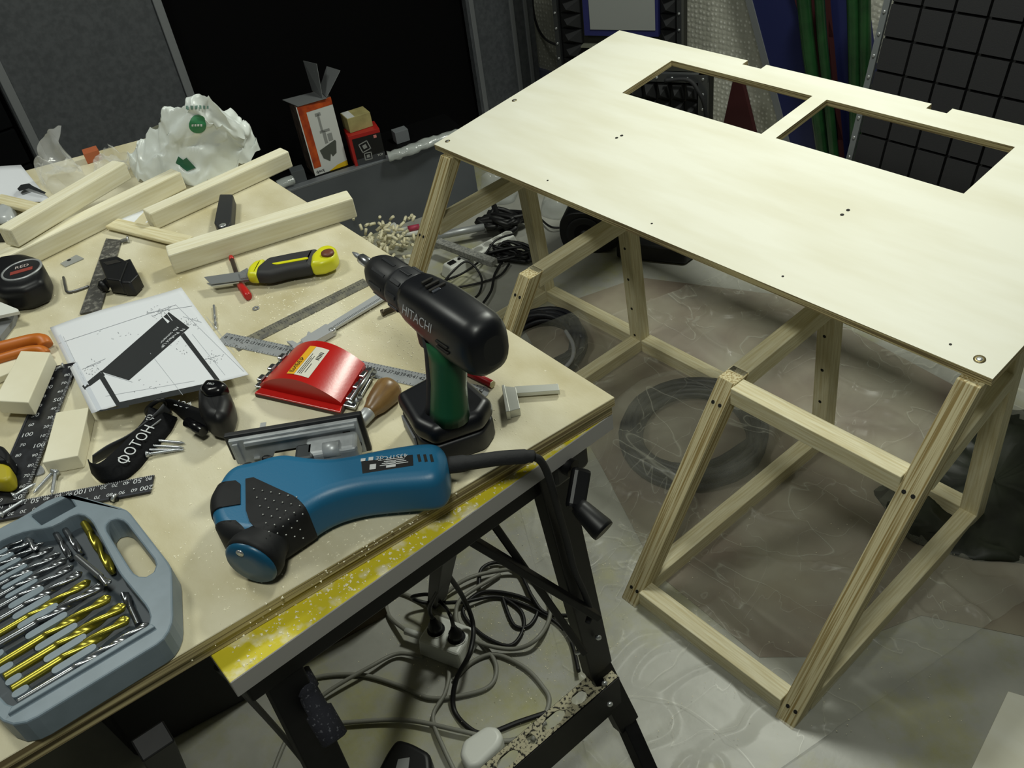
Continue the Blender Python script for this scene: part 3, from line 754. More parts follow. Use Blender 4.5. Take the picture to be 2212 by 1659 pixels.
tag(B().tube([at(838, 500, .03), at(856, 490, .034)], .022, 16).build('white_pipe', WHITE), 'short white plastic pipe end among the wooden plugs', 'pipe')
# wooden plugs in a clear bag behind the bench
random.seed(5); b_ = B()
pc = at(812, 522, .10)
for i in range(170):
    q = pc + Vector((random.gauss(0, .06), random.gauss(0, .09), random.uniform(-.09, .05)))
    d = Vector((random.uniform(-1, 1), random.uniform(-1, 1), random.uniform(-.5, .8))).normalized()
    b_.tube([q, q + d * .014, q + d * .026 + Vector((0, 0, -.003))], .0062, 6)
tag(b_.build('wooden_plugs', mat('cream_plugs', 'E6DFBE', .6)), 'heap of cream coloured wooden plugs spilling behind the plywood board', 'plugs', kind='stuff')
def bag(name, label, pts, z0, m, seed, hgt, amp=.02, res=26, base=None):
    """crumpled film bag: closed noisy surface over a traced footprint, peak height hgt"""
    P = smooth_poly([(p.x, p.y) for p in [at(*q, z0) for q in pts]], .02, 2)
    cx = sum((p for p in P), Vector((0, 0))) / len(P); R = []
    for k in range(11):
        t_ = k / 10; s_ = math.cos(t_ * math.pi / 2) ** .55 if k < 10 else .03
        ring = []
        for p in P:
            q = cx + (p - cx) * s_
            z = z0 + .003 + hgt(q, t_) if callable(hgt) else z0 + .003 + hgt * math.sin(t_ * math.pi / 2)
            v = Vector((q.x, q.y, z)); n_ = noise.noise_vector(v * 14 + Vector((seed, 0, 0))) * amp + noise.noise_vector(v * 40 + Vector((seed, 3, 0))) * amp * .35
            v += n_ * min(1, t_ * 3 + .2); v.z = max(v.z, z0 + .002); ring.append(v)
        R.append(ring)
    return B().rings(R).build(name, m)
BAGM = mat('clear_bag', 'D9DEDB', .14, alpha=.3, spec=.9)
tag(bag('clear_bag', '', ((1040, 440), (1075, 445), (1110, 440), (1120, 415), (1085, 405), (1050, 420)), 0, BAGM, 3, .13, .03), 'clear plastic bag slumped behind the left desk legs', 'bag')
tag(bag('clear_bag', '', ((1170, 470), (1205, 478), (1235, 470), (1230, 440), (1195, 430), (1172, 445)), 0, BAGM, 8, .08, .025), 'clear crumpled bag on the floor beside the loudspeaker', 'bag')
# loudspeaker lying on the floor
s0, s1 = at(1222, 520, .0), at(1308, 520, .0)
SM = frame(at(1215, 545, 0), at(1318, 549, 0))
sp = thing('loudspeaker', 'black rounded loudspeaker on the floor under the desk', 'loudspeaker', SM)
Ls = .26
def spk(y, k): return [((x - .12) * k + .12, y, (z - .09) * k + .09) for x, z in ((.02, .01), (.10, .0), (.2, .02), (.245, .07), (.25, .13), (.22, .165), (.12, .175), (.04, .17), (.0, .13), (-.005, .06))]
R_ = [spk(.0, .96), spk(.012, 1.), spk(.15, .98), spk(.17, .9)]
B().rings([[Vector(p) for p in spline(r_, 4, True)] for r_ in R_], smooth=True).build('cabinet', mat('speaker_black', '101113', .5), sp)
cm = Matrix.Translation((.095, .0, .085)) @ Matrix.Rotation(math.pi / 2, 4, 'X')
B().lathez([(.07, 0), (.072, .004), (.066, .006), (.058, .003), (.02, -.004)], cm, n=28).build('woofer', mat('speaker_cone', '1A1B1D', .7), sp)
B().lathez([(.018, -.003), (.014, .006), (.004, .009)], cm, n=16).build('dust_cap', mat('dust_cap', '3A3B3D', .5), sp)
B().lathez([(.022, 0), (.02, .004), (.008, .006)], Matrix.Translation((.2, .0, .115)) @ Matrix.Rotation(math.pi / 2, 4, 'X'), n=18).build('tweeter', mat('tweeter', '26272A', .5), sp)
q = [at(*p, .0) for p in ((1330, 560), (1480, 575), (1520, 545), (1400, 520))]
tag(B().prism([(p.x, p.y) for p in q], .003, .07).build('flat_case', mat('case_black', '0F1012', .5), bev=.012, seg=3), 'flat black case lying behind the loudspeaker under the desk', 'case')
# dark green bag right of the desk
DG = mat('dark_green_plastic', '191C16', .5, col2='2B3024', scale=8, spec=.35)
tag(bag('garbage_bag', '', ((1880, 1060), (1960, 1170), (2100, 1215), (2260, 1220), (2330, 1040), (2300, 900), (2140, 880), (1960, 1030)), 0, DG, 2, .02, .03), 'dark green plastic bag spread on the floor behind the right desk legs', 'bag')
# small plywood sheet at the lower right
q = [at(*p, .02) for p in ((2178, 1493), (2400, 1560), (2400, 1900), (1985, 1900))]
o = B().prism([(p.x, p.y) for p in q], .003, .02).build('plywood_offcut', PLYTOP, bev=.001)
tag(o, 'pale plywood offcut lying flat on the floor right of the desk', 'board')
# ------------------------------------------------------------------ folding stand under the plywood boards
JZ = BZ - .0335
stand = thing('folding_workbench', 'black steel folding workbench with a yellow topped jaw under the plywood', 'workbench', Matrix.Translation(Vector((1.25, -1.0, 0))))
j0, j1, j2 = at(460, 1424, JZ), at(497, 1476, JZ), at(1318, 900, JZ)
jd = (at(1330, 889, JZ) - j1).normalized(); jn = Vector((jd.y, -jd.x, 0))
JM = axes(Vector((j1.x, j1.y, JZ)), jd, -jn, Vector((0, 0, 1)))
JL = (at(1324, 893, JZ) - j1).length; jw = .22
YEL = mat('dusty_yellow_paint', 'C9BB22', .6, col2='D9D2AE', scale=30, lo=.36, hi=.48, detail=8)
o = B().box((JL / 2, jw / 2, -.015), (JL, jw, .03)).build('jaw', YEL, stand, stand.matrix_basis.inverted() @ JM, bev=.001, seg=1)
o.data.materials.append(mat('grey_jaw_edge', 'A5A3A0', .6))
for p in o.data.polygons:
    if abs(p.normal.z) < .5: p.material_index = 1
def S(name, p0, p1, w, h, m=DARKST, up=Vector((0, 0, 1)), bev=.002): return bar(name, p0, p1, w, h, m, stand, up, bev)
q0, q1 = at(500, 1505, JZ - .05), at(1200, 1005, JZ - .05)
B().box((JL * .47, .035, -.053), (JL * .9, .04, .044)).build('top_rail', DARKST, stand, stand.matrix_basis.inverted() @ JM, bev=.003)
up_ = (CAM_LOC - Vector((1.4, -.8, .5))); up_.z = 0
# right front leg
lt = at(1180, 1000, .94); lk = at(1290, 1440, .30); lf = at(1352, 1560, .12); lb = at(1432, 1740, .0)
side = Vector((1, 0, 0))
S('leg', lt, lk, .055, .028, up=side); S('leg', lk, lf, .05, .028, up=side); S('leg', lf, lb, .034, .028, up=side)
# inner thin leg seen through
S('leg', at(975, 1100, .90), at(944, 1296, .0), .04, .03, up=side)
# braces
S('brace', at(980, 1143, .90), at(1290, 1330, .55), .022, .012); S('brace', at(1040, 1095, .90), at(1262, 1410, .45), .012, .012)
# slotted step with sawdust
c0, c1 = at(1320, 1447, .285), at(1012, 1712, .285)
SMx = along(c0, c1); SMx = axes(c0, (c1 - c0).normalized(), Vector((0, 0, 1)).cross((c1 - c0).normalized()), Vector((0, 0, 1)))
Lst = (c1 - c0).length
# width is measured across the step on its far side
wst = .042
dust = mat('sawdust_on_steel', '17160F', .8, col2='A8A288', scale=150, lo=.50, hi=.60, detail=6)
hs = []
bmS = slab_with_holes([(0, -wst / 2), (Lst, -wst / 2), (Lst, wst / 2), (0, wst / 2)], [[(x0 + rr * math.cos(a) * lx, .018 * math.sin(a) * .7) for a in [k * math.pi / 5 for k in range(10)]] for x0, rr, lx in ((.035, .014, .9), (.085, .016, 1.1), (.15, .016, 1.7), (.205, .010, .8), (.262, .015, 1.6))], .003)
meS = bpy.data.meshes.new('step'); bmS.to_mesh(meS); bmS.free(); meS.materials.append(dust)
so = bpy.data.objects.new('step', meS); COL.objects.link(so); so.parent = stand
sgn = 1 if (SMx @ Vector((0, 1, 0)) - SMx.translation).dot(up_) > 0 else -1
SMc = SMx @ Matrix.Translation((0, -sgn * .0, 0))
so.matrix_basis = stand.matrix_basis.inverted() @ SMc
B().box((Lst / 2, sgn * wst / 2, -.05), (Lst, .003, .10)).build('step_front', DARKST, stand, stand.matrix_basis.inverted() @ SMc)
B().box((Lst / 2, -sgn * wst / 2, -.012), (Lst, .003, .02)).build('step_back', DARKST, stand, stand.matrix_basis.inverted() @ SMc)
for px, py, z in ((1304, 1462, .29), (1315, 1507, .25), (1246, 1395, .42), (1290, 1363, .44)):
    q = at(px, py, z) + up_.normalized() * .012
    B().lathe([(.006, 0), (.006, .004), (.003, .006)], n=8).build('bolt', STEEL, stand, stand.matrix_basis.inverted() @ along(q, q + up_))
# crank
def pt(px, py, z): return at(px, py, z)
b_ = B().tube([pt(1190, 985, .93), pt(1238, 1012, .925)], .014, 14); b_.build('crank_shaft', DARKST, stand, world=True)
a0, a1 = pt(1255, 1020, .925), pt(1243, 1092, .90)
S('crank_arm', a0 + (a0 - a1) * .12, a1 + (a1 - a0) * .12, .028, .018, BLACK, up=up_, bev=.006)
h0, h1 = pt(1248, 1092, .905), pt(1305, 1148, .885)
B().tube([h0, h0.lerp(h1, .15), h0.lerp(h1, .9), h1], [.012, .014, .018, .017], 16).build('crank_knob', BLACK, stand, world=True)
B().box((0, 0, 0), (.06, .07, .05)).build('crank_housing', BLACK, stand, stand.matrix_basis.inverted() @ Matrix.Translation(pt(1205, 985, .92)), bev=.008)
# left legs with foam grip
l0, l1 = at(600, 1440, .90), at(735, 1720, .62)
S('leg', l0, l1, .05, .03, up=side)
g0_, g1_ = at(640, 1452, .86), at(725, 1600, .80)
GR = mat('foam_grip', '1C1D26', .9, col2='5A5B62', scale=230, lo=.30, hi=.40, bump=.5)
B().tube([g0_, g0_.lerp(g1_, .02), g0_.lerp(g1_, .28), g0_.lerp(g1_, .3), g0_.lerp(g1_, .55), g0_.lerp(g1_, .57), g0_.lerp(g1_, .98), g1_], [.014, .017, .017, .014, .014, .018, .018, .014], 16).build('grip', GR, stand, world=True)
S('leg', at(330, 1600, .9), at(420, 1780, .4), .04, .03, up=side)

# ------------------------------------------------------------------ things under the bench
BXM = frame(at(640, 1480, 0), at(835, 1345, 0))
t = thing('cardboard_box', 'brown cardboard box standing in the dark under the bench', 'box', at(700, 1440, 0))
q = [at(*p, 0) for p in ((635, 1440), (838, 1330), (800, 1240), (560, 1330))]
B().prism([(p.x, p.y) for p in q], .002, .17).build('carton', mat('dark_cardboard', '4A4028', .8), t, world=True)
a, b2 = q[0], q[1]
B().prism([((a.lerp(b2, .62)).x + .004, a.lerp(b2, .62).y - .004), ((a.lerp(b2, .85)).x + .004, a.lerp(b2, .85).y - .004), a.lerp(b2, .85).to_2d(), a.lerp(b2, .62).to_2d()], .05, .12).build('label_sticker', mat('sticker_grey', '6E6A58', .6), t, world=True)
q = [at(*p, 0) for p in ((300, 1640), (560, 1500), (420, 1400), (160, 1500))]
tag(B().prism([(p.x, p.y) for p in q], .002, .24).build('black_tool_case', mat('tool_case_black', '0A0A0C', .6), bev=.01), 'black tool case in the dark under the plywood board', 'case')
# double socket block
e0, e1 = at(910, 1440, 0), at(985, 1478, 0)
EM = frame(at(905, 1415, 0), at(1000, 1452, 0))
eb = thing('socket_block', 'white double socket block with two black plugs under the bench', 'socket', EM)
ew = (at(1000, 1452, 0) - at(905, 1415, 0)).length
B().box((ew / 2, .045, .03), (ew, .09, .06), taper=.9).build('body', WHITE, eb, bev=.008, seg=3)
for k in range(2):
    x = ew * (.28 + .46 * k)
    s_ = B().lathez([(.024, .0603), (.024, .0615), (.0215, .0615), (.0215, .055)], n=20, caps=False).build('socket', WHITE, eb, Matrix.Translation((x, .045, 0)))
    B().lathez([(.0215, .0604), (.0215, .0609)], n=18).build('recess', BLACK, s_)
    B().lathez([(.017, .058), (.017, .078), (.011, .088), (.006, .105)], n=14).build('plug', BLACK, eb, Matrix.Translation((x, .045, 0)))
B().tube([EM.inverted() @ at(876, 1363, .03), EM.inverted() @ at(915, 1376, .03)], .009, 10).build('cord_grip', mat('clear_grip', 'C9CBC6', .3), eb)
GC = mat('grey_extension_cable', '83837A', .5)
gl = 'grey extension cords under the bench'
cable([(878, 1363, .03), (840, 1330), (836, 1290), (862, 1280), (910, 1300), (950, 1330), (1010, 1360), (1050, 1400), (1072, 1440), (1060, 1480), (1010, 1500), (930, 1508), (860, 1480), (780, 1458), (690, 1462), (620, 1490)], .0055, GC, 'grey_extension_cable', 'grey cord leaving the clear grip of the socket block in a long loop')
cable([(620, 1590), (690, 1570), (760, 1560), (880, 1556), (1000, 1580), (1100, 1600), (1180, 1560)], .0055, GC, 'grey_extension_cable', 'grey cord running straight towards the white round adapter')
cable([(940, 1300), (1000, 1255), (1060, 1236), (1130, 1232), (1180, 1270), (1188, 1330), (1160, 1380), (1110, 1402), (1040, 1390), (1000, 1362), (985, 1330), (1000, 1290), (1080, 1240)], .0055, GC, 'grey_extension_cable', 'round coil of grey cord on the floor behind the socket block')
cable([(980, 1470), (1020, 1430), (1070, 1414), (1130, 1440), (1170, 1480), (1186, 1520), (1150, 1600)], .0055, GC, 'grey_extension_cable', 'grey cord arching from the socket block to the slotted step')
cable([(1010, 1720), (960, 1620), (935, 1550), (960, 1500), (970, 1460), (965, 1440)], .005, GC, 'grey_extension_cable', 'short grey cord hanging below the socket block')
cable([(560, 1760, .01), (600, 1640, .01), (640, 1560, .01), (700, 1500), (800, 1440), (860, 1412), (915, 1420, .02)], .005, GC, 'grey_extension_cable', 'grey cord disappearing behind the cardboard box')
xk = ew
p1 = EM @ Vector((ew * .28, .045, .105)); p2 = EM @ Vector((ew * .74, .045, .105))
cable([p1, p1 + Vector((.004, .0, .05)), at(960, 1250, .35), at(975, 1200, .5), at(965, 1170, .6), at(950, 1160, .7)], .005, BK, 'black_power_cable', 'thin black cord rising from the first plug towards the bench')
cable([p2, p2 + Vector((0, 0, .04)), at(960, 1310, .10), at(930, 1285, .08), at(890, 1290, .05), at(920, 1302, .02), at(1000, 1300, .02), at(1080, 1290), at(1180, 1330), at(1230, 1380), at(1250, 1450, .02)], .005, BK, 'black_power_cable', 'thin black cord running from the second plug along the floor')
cable([at(960, 1230, .3), at(1000, 1290, .15), at(1022, 1350, .08), at(1015, 1410, .08), at(985, 1470, .04), at(980, 1530), at(1010, 1570), at(1050, 1585), at(1120, 1560), at(1180, 1540)], .006, BK, 'black_power_cable', 'thick black cord with an inline joint hanging in front of the socket block')
cable([(1085, 1290), (1110, 1350), (1145, 1350), (1160, 1310), (1110, 1285), (1040, 1280), (1000, 1320), (1040, 1370), (1100, 1395), (1130, 1360), (1125, 1320), (1085, 1290)], .005, BK, 'black_power_cable', 'tangled black cord inside the grey cord coil')
cable([(1035, 1270), (1040, 1230), (1075, 1215), (1120, 1235), (1150, 1290), (1180, 1325), (1240, 1330)], .005, BK, 'black_power_cable', 'black cord arching behind the grey cord coil')
cable([(470, 1440, .7), (530, 1500, .5), (620, 1600, .2), (700, 1700, .05)], .006, BK, 'black_power_cable', 'black cord hanging in the dark beside the left leg of the workbench')
# round white adapter, black transformer
AM = frame(at(1010, 1640, 0), at(1068, 1590, 0))
ad = thing('white_adapter', 'white rounded adapter on the floor in front of the slotted step', 'adapter', Matrix.Translation(at(1038, 1622, .03)))
p_ = [at(*q, .05) for q in ((992, 1632), (1000, 1600), (1050, 1567), (1075, 1570), (1088, 1590), (1080, 1612), (1035, 1655), (1010, 1660))]
B().pillow([(p.x, p.y) for p in p_], .001, .055, .012, step=.006, sm=2).build('shell', WHITE, ad, world=True)
p2_ = [((p.x - ad.location.x) * 1.012 + ad.location.x, (p.y - ad.location.y) * 1.012 + ad.location.y) for p in p_]
B().prism(smooth_poly(p2_, .006, 2), .024, .0255).build('seam', mat('seam_grey', '7E807C', .6), ad, world=True)
p_ = [at(*q, .03) for q in ((815, 1690), (840, 1640), (862, 1608), (895, 1618), (935, 1640), (940, 1700))]
t = thing('black_transformer', 'black power transformer on the floor under the bench', 'transformer', Matrix.Translation(at(880, 1650, 0)))
B().pillow([(p.x, p.y) for p in p_], .001, .06, .012, step=.008).build('housing', BLACK, t, world=True)
q = at(868, 1645, .061); B().prism([at(*p, .061).to_2d() for p in ((855, 1660), (860, 1640), (885, 1636), (882, 1660))], .0603, .0612).build('label_sticker', mat('sticker_silver', '8C8E8F', .5), t, world=True)
# ================================================================== things on the bench: timber, paper, rulers
def bt(px, py, h=0.): return at(px, py, BZ + h)
def cz(ox, oy, s): return lambda pts: [(ox + x / s, oy + y / s) for x, y in pts]
def bpoly(pts, h): return [bt(*q, h).to_2d() for q in pts]
def timber(name, A, Bp, w, h, label, z0=0., z1=None, m=PINE, cat='timber', group=None):
    """near bottom edge from pixel A to pixel B on the bench; body extends away from the camera"""
    z1 = z0 if z1 is None else z1
    p0, p1 = bt(*A, z0), bt(*Bp, z1)
    M = along(p0, p1); y = M.col[1].to_3d(); L = (p1 - p0).length
    s_ = 1 if y.dot(p0 - CAM_LOC) > 0 else -1
    o = B().box((L / 2, s_ * w / 2, h / 2 + .0005), (L, w, h)).build(name, m, None, M, bev=.003)
    return tag(o, label, cat, group)
PINEW = mat('planed_pine', 'E4E0CA', .6, col2='D8D1B2', scale=7, stretch=(1.2, 24, 24), bump=.08)
timber('timber_length', (380, 594), (773, 470), .044, .042, 'square pine length lying nearest the yellow and black knife', m=PINEW)
timber('timber_length', (338, 498), (634, 361), .036, .038, 'square pine length lying behind the black folding gauge', m=PINEW)
timber('timber_length', (-60, 640), (405, 408), .040, .040, 'square pine length lying under the white shopping bag and another timber', m=PINEW)
timber('timber_length', (41, 536), (286, 387), .040, .040, 'square pine length resting on another timber beside the clear bags', z0=.0425, z1=.040, m=PINEW)
timber('wood_strip', (-20, 442), (85, 468), .034, .010, 'thin wooden slat partly under the timber beside the loose papers', z0=.012, cat='slat')
timber('wood_strip', (229, 496), (392, 537), .036, .008, 'thin wooden slat beside the dusty flat bar', z0=.004, cat='slat')
def block(px, h, label, z0=0.):
    p = bpoly(px, z0 + h); c0 = sum(p, Vector((0, 0))) / len(p)
    o = B().prism([q - c0 for q in p], 0, h).build('wood_block', mat('block_wood', 'E2DEC9', .65, col2='D6D0B6', scale=6, bump=.1, bscale=120), None, Matrix.Translation((c0.x, c0.y, BZ + z0 + .0005)), bev=.0015)
    return tag(o, label, 'block')
block([(45, 758), (109, 761), (61, 870), (-14, 866)], .026, 'pale wood block leaning against the orange clamp handles', .012)
block([(121, 891), (192, 880), (168, 985), (91, 1000)], .024, 'pale wood block in front of the drawing sheet beside the black strap')
block([(-40, 780), (44, 758), (22, 805), (-40, 830)], .012, 'thin pale wood piece under another block beside the orange handles')
# ---- drawing sheet
PAPER = mat('white_paper', 'D9DCE2', .7)
PC = [bt(*q) for q in ((110, 712), (392, 622))] + [bt(536, 806, .030), bt(198, 893, .030)]
def paper_uv(u, v):
    p = PC[0].lerp(PC[1], u).lerp(PC[3].lerp(PC[2], u), v)
    lift = .004 + .026 * max(0, (v - .2) / .8) ** 2 + .003 * math.sin(u * 5)
    return Vector((p.x, p.y, BZ + lift))
def paper_pt(px, py, dz=.0006):
    h = .01
    for _ in range(6):
        q = bt(px, py, h)
        # invert bilinear by newton
        u = v = .5
        for _k in range(8):
            f = PC[0].lerp(PC[1], u).lerp(PC[3].lerp(PC[2], u), v) - q
            du = (PC[1] - PC[0]).lerp(PC[2] - PC[3], v); dv = (PC[3] - PC[0]).lerp(PC[2] - PC[1], u)
            det = du.x * dv.y - du.y * dv.x
            u -= (f.x * dv.y - f.y * dv.x) / det; v -= (du.x * f.y - du.y * f.x) / det
        h = paper_uv(u, v).z - BZ
    q = bt(px, py, h + dz); return q
ds = thing('drawing_sheet', 'white printed drawing of a slanted rack lying among the tools', 'paper', Matrix.Translation(bt(310, 760, .002)))
def cornered(u, v):
    # rounded lower right and lower left corners
    p = paper_uv(u, v); return p
g = B(); N_ = 24
g.grid(cornered, N_, N_)
rm = []
def inside(u, v):
    for cu, cv, r_ in ((1, 1, .07), (0, 1, .05)):
        du = abs(cu - u); dv = abs(cv - v)
        if du < r_ and dv < r_ and (r_ - du) ** 2 + (r_ - dv) ** 2 > r_ * r_: return False
    return True
keep = [i for i, f in enumerate(g.f) if inside((i % N_ + .5) / N_, (i // N_ + .5) / N_)]
g.f = [g.f[i] for i in keep]; g.sm = [True] * len(g.f)
g.build('sheet', PAPER, ds, world=True, solid=.0006)
INK = mat('ink_black', '202326', .6); INKG = mat('ink_grey', 'A9ADB4', .6); INKL = mat('ink_pale_blue_grey', 'C7CCD6', .6)
c2 = cz(0, 600, 3.95)
def dense(poly, n=8):
    out = []
    for i in range(len(poly)):
        a, b_ = poly[i], poly[(i + 1) % len(poly)]
        out += [(a[0] + (b_[0] - a[0]) * k / n, a[1] + (b_[1] - a[1]) * k / n) for k in range(n)]
    return out
def pstrip(a, b_, w0, w1, m, name='drawing_line', n=8, dz=.0008):
    bb_ = B(); vs = []
    d = Vector((b_[0] - a[0], b_[1] - a[1])).normalized(); nn_ = Vector((-d.y, d.x))
    for k in range(n + 1):
        t_ = k / n; x = a[0] + (b_[0] - a[0]) * t_; y = a[1] + (b_[1] - a[1]) * t_; w = (w0 + (w1 - w0) * t_) / 2
        vs += [paper_pt(x + nn_.x * w, y + nn_.y * w, dz), paper_pt(x - nn_.x * w, y - nn_.y * w, dz)]
    bb_.add(vs, [(2 * k, 2 * k + 1, 2 * k + 3, 2 * k + 2) for k in range(n)]); return bb_.build(name, m, ds, world=True)
def cp(x, y): return c2([(x, y)])[0]
# the big black slanted panel as a strip fan
A0, A1, A2, A3 = cp(1440, 292), cp(1615, 425), cp(1100, 875), cp(860, 800)
bb_ = B(); vs = []
for k in range(11):
    t_ = k / 10
    a = (A0[0] + (A3[0] - A0[0]) * t_, A0[1] + (A3[1] - A0[1]) * t_); b2_ = (A1[0] + (A2[0] - A1[0]) * t_, A1[1] + (A2[1] - A1[1]) * t_)
    for j in range(5): vs.append(paper_pt(a[0] + (b2_[0] - a[0]) * j / 4, a[1] + (b2_[1] - a[1]) * j / 4, .0008))
bb_.add(vs, [(k * 5 + j, k * 5 + j + 1, k * 5 + j + 6, k * 5 + j + 5) for k in range(10) for j in range(4)]); bb_.build('printed_panel', INK, ds, world=True)
pstrip(cp(880, 810), cp(712, 940), 13, 10, INK); pstrip(cp(1555, 480), cp(1860, 880), 10, 9, INK); pstrip(cp(870, 850), cp(1015, 1090), 11, 10, INK)
pstrip(cp(1010, 1085), cp(1760, 925), 11, 12, INK); pstrip(cp(830, 1138), cp(1100, 1095), 3, 4, INK)
pstrip(cp(505, 490), cp(625, 715), 7, 7, INKL); pstrip(cp(640, 730), cp(850, 1130), 10, 10, INKL)
for a, b_ in (((540, 500), (720, 880)), ((900, 820), (1130, 890)), ((500, 560), (1500, 230)), ((1500, 230), (2080, 800)), ((1280, 640), (1560, 1000)), ((1640, 480), (1920, 830)), ((740, 760), (900, 690)), ((900, 1010), (1660, 880)), ((1760, 330), (2000, 640)), ((1250, 300), (1640, 240)), ((700, 780), (860, 720)), ((1300, 330), (1460, 250)), ((1560, 330), (1720, 380)), ((1740, 700), (1880, 660))):
    pstrip(cp(*a), cp(*b_), .8, .8, INKG)
def ptext(s_, px0, px1, size, m, flip=False):
    a, b_ = paper_pt(*px0, .0014), paper_pt(*px1, .0014)
    x = (b_ - a).normalized(); z = (PC[1] - PC[0]).cross(PC[3] - PC[0]).normalized()
    if z.z < 0: z = -z
    y = z.cross(x); x = y.cross(z)
    B().text(s_, size, axes((a + b_) / 2, x, y, z)).build('lettering', m, ds, world=True)
ptext('Preface UFX', cp(1520, 470), cp(1350, 610), .0105, PAPER); ptext('AD converter', cp(1500, 440), cp(1380, 545), .0095, PAPER)
ptext('N', cp(1570, 435), cp(1545, 455), .010, PAPER)
pstrip(cp(1385, 330), cp(1440, 380), 1.5, 6, PAPER, dz=.0014); pstrip(cp(1425, 305), cp(1470, 365), 1.2, 1.2, PAPER, dz=.0014)
random.seed(33); dm_ = B()
for (cx_, cy_, sx_, sy_, n_) in ((1350, 290, 90, 50, 34), (1620, 380, 110, 60, 30), (780, 770, 90, 60, 26), (1820, 690, 90, 50, 22), (1440, 560, 60, 30, 8), (1000, 500, 200, 60, 10), (1260, 930, 240, 60, 12), (1560, 620, 60, 50, 8)):
    for _ in range(n_):
        x, y = random.gauss(cx_, sx_ * .5), random.gauss(cy_, sy_ * .5); w_ = random.uniform(6, 16); a_ = random.choice((-.35, -.3, .95))
        p0_, p1_ = cp(x, y), cp(x + w_ * math.cos(a_), y + w_ * math.sin(a_)); q0_, q1_ = paper_pt(*p0_, .001), paper_pt(*p1_, .001)
        d_ = Vector((-(q1_ - q0_).y, (q1_ - q0_).x, 0)).normalized() * .00035
        dm_.add([q0_ + d_, q1_ + d_, q1_ - d_, q0_ - d_], [(0, 1, 2, 3)])
dm_.build('dimension_marks', mat('ink_mid', '6C7076', .6), ds, world=True, kind='stuff')
# ---- loose papers at the left
def sheet_quad(name, px, h, label, m=PAPER):
    p = [bt(*q, h) for q in px]
    o = B().grid(lambda u, v: (lambda a: (a.x, a.y, a.z + .004 * math.sin(u * 4 + v * 3)))(p[0].lerp(p[1], u).lerp(p[3].lerp(p[2], u), v)), 8, 8).build(name, m, solid=.0006)
    return o
o = sheet_quad('loose_paper', ((-60, 372), (44, 354), (112, 438), (-60, 426)), .008, '')
tag(o, 'loose white sheet with a dark handle print beside the clear bags', 'paper')
p_ = [bt(*q, .0165) for q in ((37, 408), (45, 399), (63, 396), (70, 401), (100, 416), (96, 419), (62, 407), (42, 413))]
B().add(p_, [tuple(range(8))]).build('print', INK, o, world=True)
tag(sheet_quad('loose_paper', ((230, 480), (330, 440), (340, 470), (260, 500)), .002, ''), 'loose white sheet partly under the pine lengths', 'paper')
tag(bag('crumpled_film', '', ((-20, 455), (30, 452), (48, 470), (30, 486), (-20, 492)), BZ, mat('grey_film', 'B9BDBF', .25, alpha=.8), 12, .02, .012), 'crumpled grey film lying in front of the thin slat', 'film')
tag(B().pillow(bpoly(((-30, 490), (14, 486), (18, 496), (8, 506), (-30, 508)), .02), BZ + .001, BZ + .022, .005).build('black_clip', BLACK), 'small black clip beside the end of the stacked timber', 'clip')
# ---- rulers
def ruler(name, A, Bp, w, th, m, label, n0, n1, digit, dm, z=0., up_dig=True, step=1, dsize=.011, ticks=True, roundend=False, rev=False, rows=(0.1,)):
    """centre line from pixel A to pixel B"""
    p0, p1 = bt(*A, z), bt(*Bp, z); M = frame(p0, p1); L = (p1 - p0).length
    t = thing(name, label, 'ruler', M)
    pts = [(0, -w / 2), (L, -w / 2), (L, w / 2), (0, w / 2)]
    if roundend: pts = [(0, -w / 2)] + [(L - w / 2 + w / 2 * math.cos(a), w / 2 * math.sin(a)) for a in [math.radians(k) for k in range(-90, 91, 15)]] + [(0, w / 2)]
    B().prism(pts, .0004, th).build('rule', m, t)
    if n1 != n0:
        nb_ = B(); tk = B(); N = abs(n1 - n0)
        for i in range(0, N + 1):
            v = n0 + (i if n1 > n0 else -i); x = L * i / N * .96 + L * .015
            if i % step == 0:
                for r_ in rows:
                    nb_.text(str(v * digit), dsize, Matrix.Translation((x, w * r_, th + .0003)) @ Matrix.Rotation(math.pi if rev else 0, 4, 'Z'))
            for e in (-1, 1):
                tk.box((x, e * w * .42, th + .0002), (.0006, w * .12, .0003))
                tk.box((x + L / N * .48, e * w * .45, th + .0002), (.0004, w * .07, .0003))
        nb_.build('numerals', dm, t); tk.build('graduations', dm, t, kind='stuff')
    return t, M, L
t, M, L = ruler('steel_ruler', (478, 731), (1054, 853), .030, .0012, mat('satin_steel', 'A7AAAD', .42, .35, col2='969A9D', scale=30), 'long steel ruler numbered to fifty under the red sanding block', 8, 51, 1, INK, dsize=.010, roundend=True, rows=(.12,))
B().lathez([(.004, .0013), (.004, .0016)], n=14).build('hang_hole', HOLE, t, Matrix.Translation((L - .014, 0, 0)))
ruler('steel_ruler', (508, 752), (793, 609), .028, .0011, mat('dusty_steel', '6A6965', .6, .5, col2='8B8878', scale=60), 'dusty grey steel ruler lying behind the vernier caliper', 4, 28, 1, mat('worn_ink', '4A4945', .6), z=.0, dsize=.009)
SCALE_B = mat('black_anodised', '17181C', .35, col2='24262B', scale=90); WINK = mat('white_print', 'C9CCD0', .5)
ruler('scale_ruler', (136, 788), (22, 1080), .046, .003, SCALE_B, 'wide black scale ruler with white numerals and sawdust beside the wood blocks', 300, 0, 1, WINK, dsize=.010, step=10, rows=(.28, -.28), rev=True, z=.003) if False else None
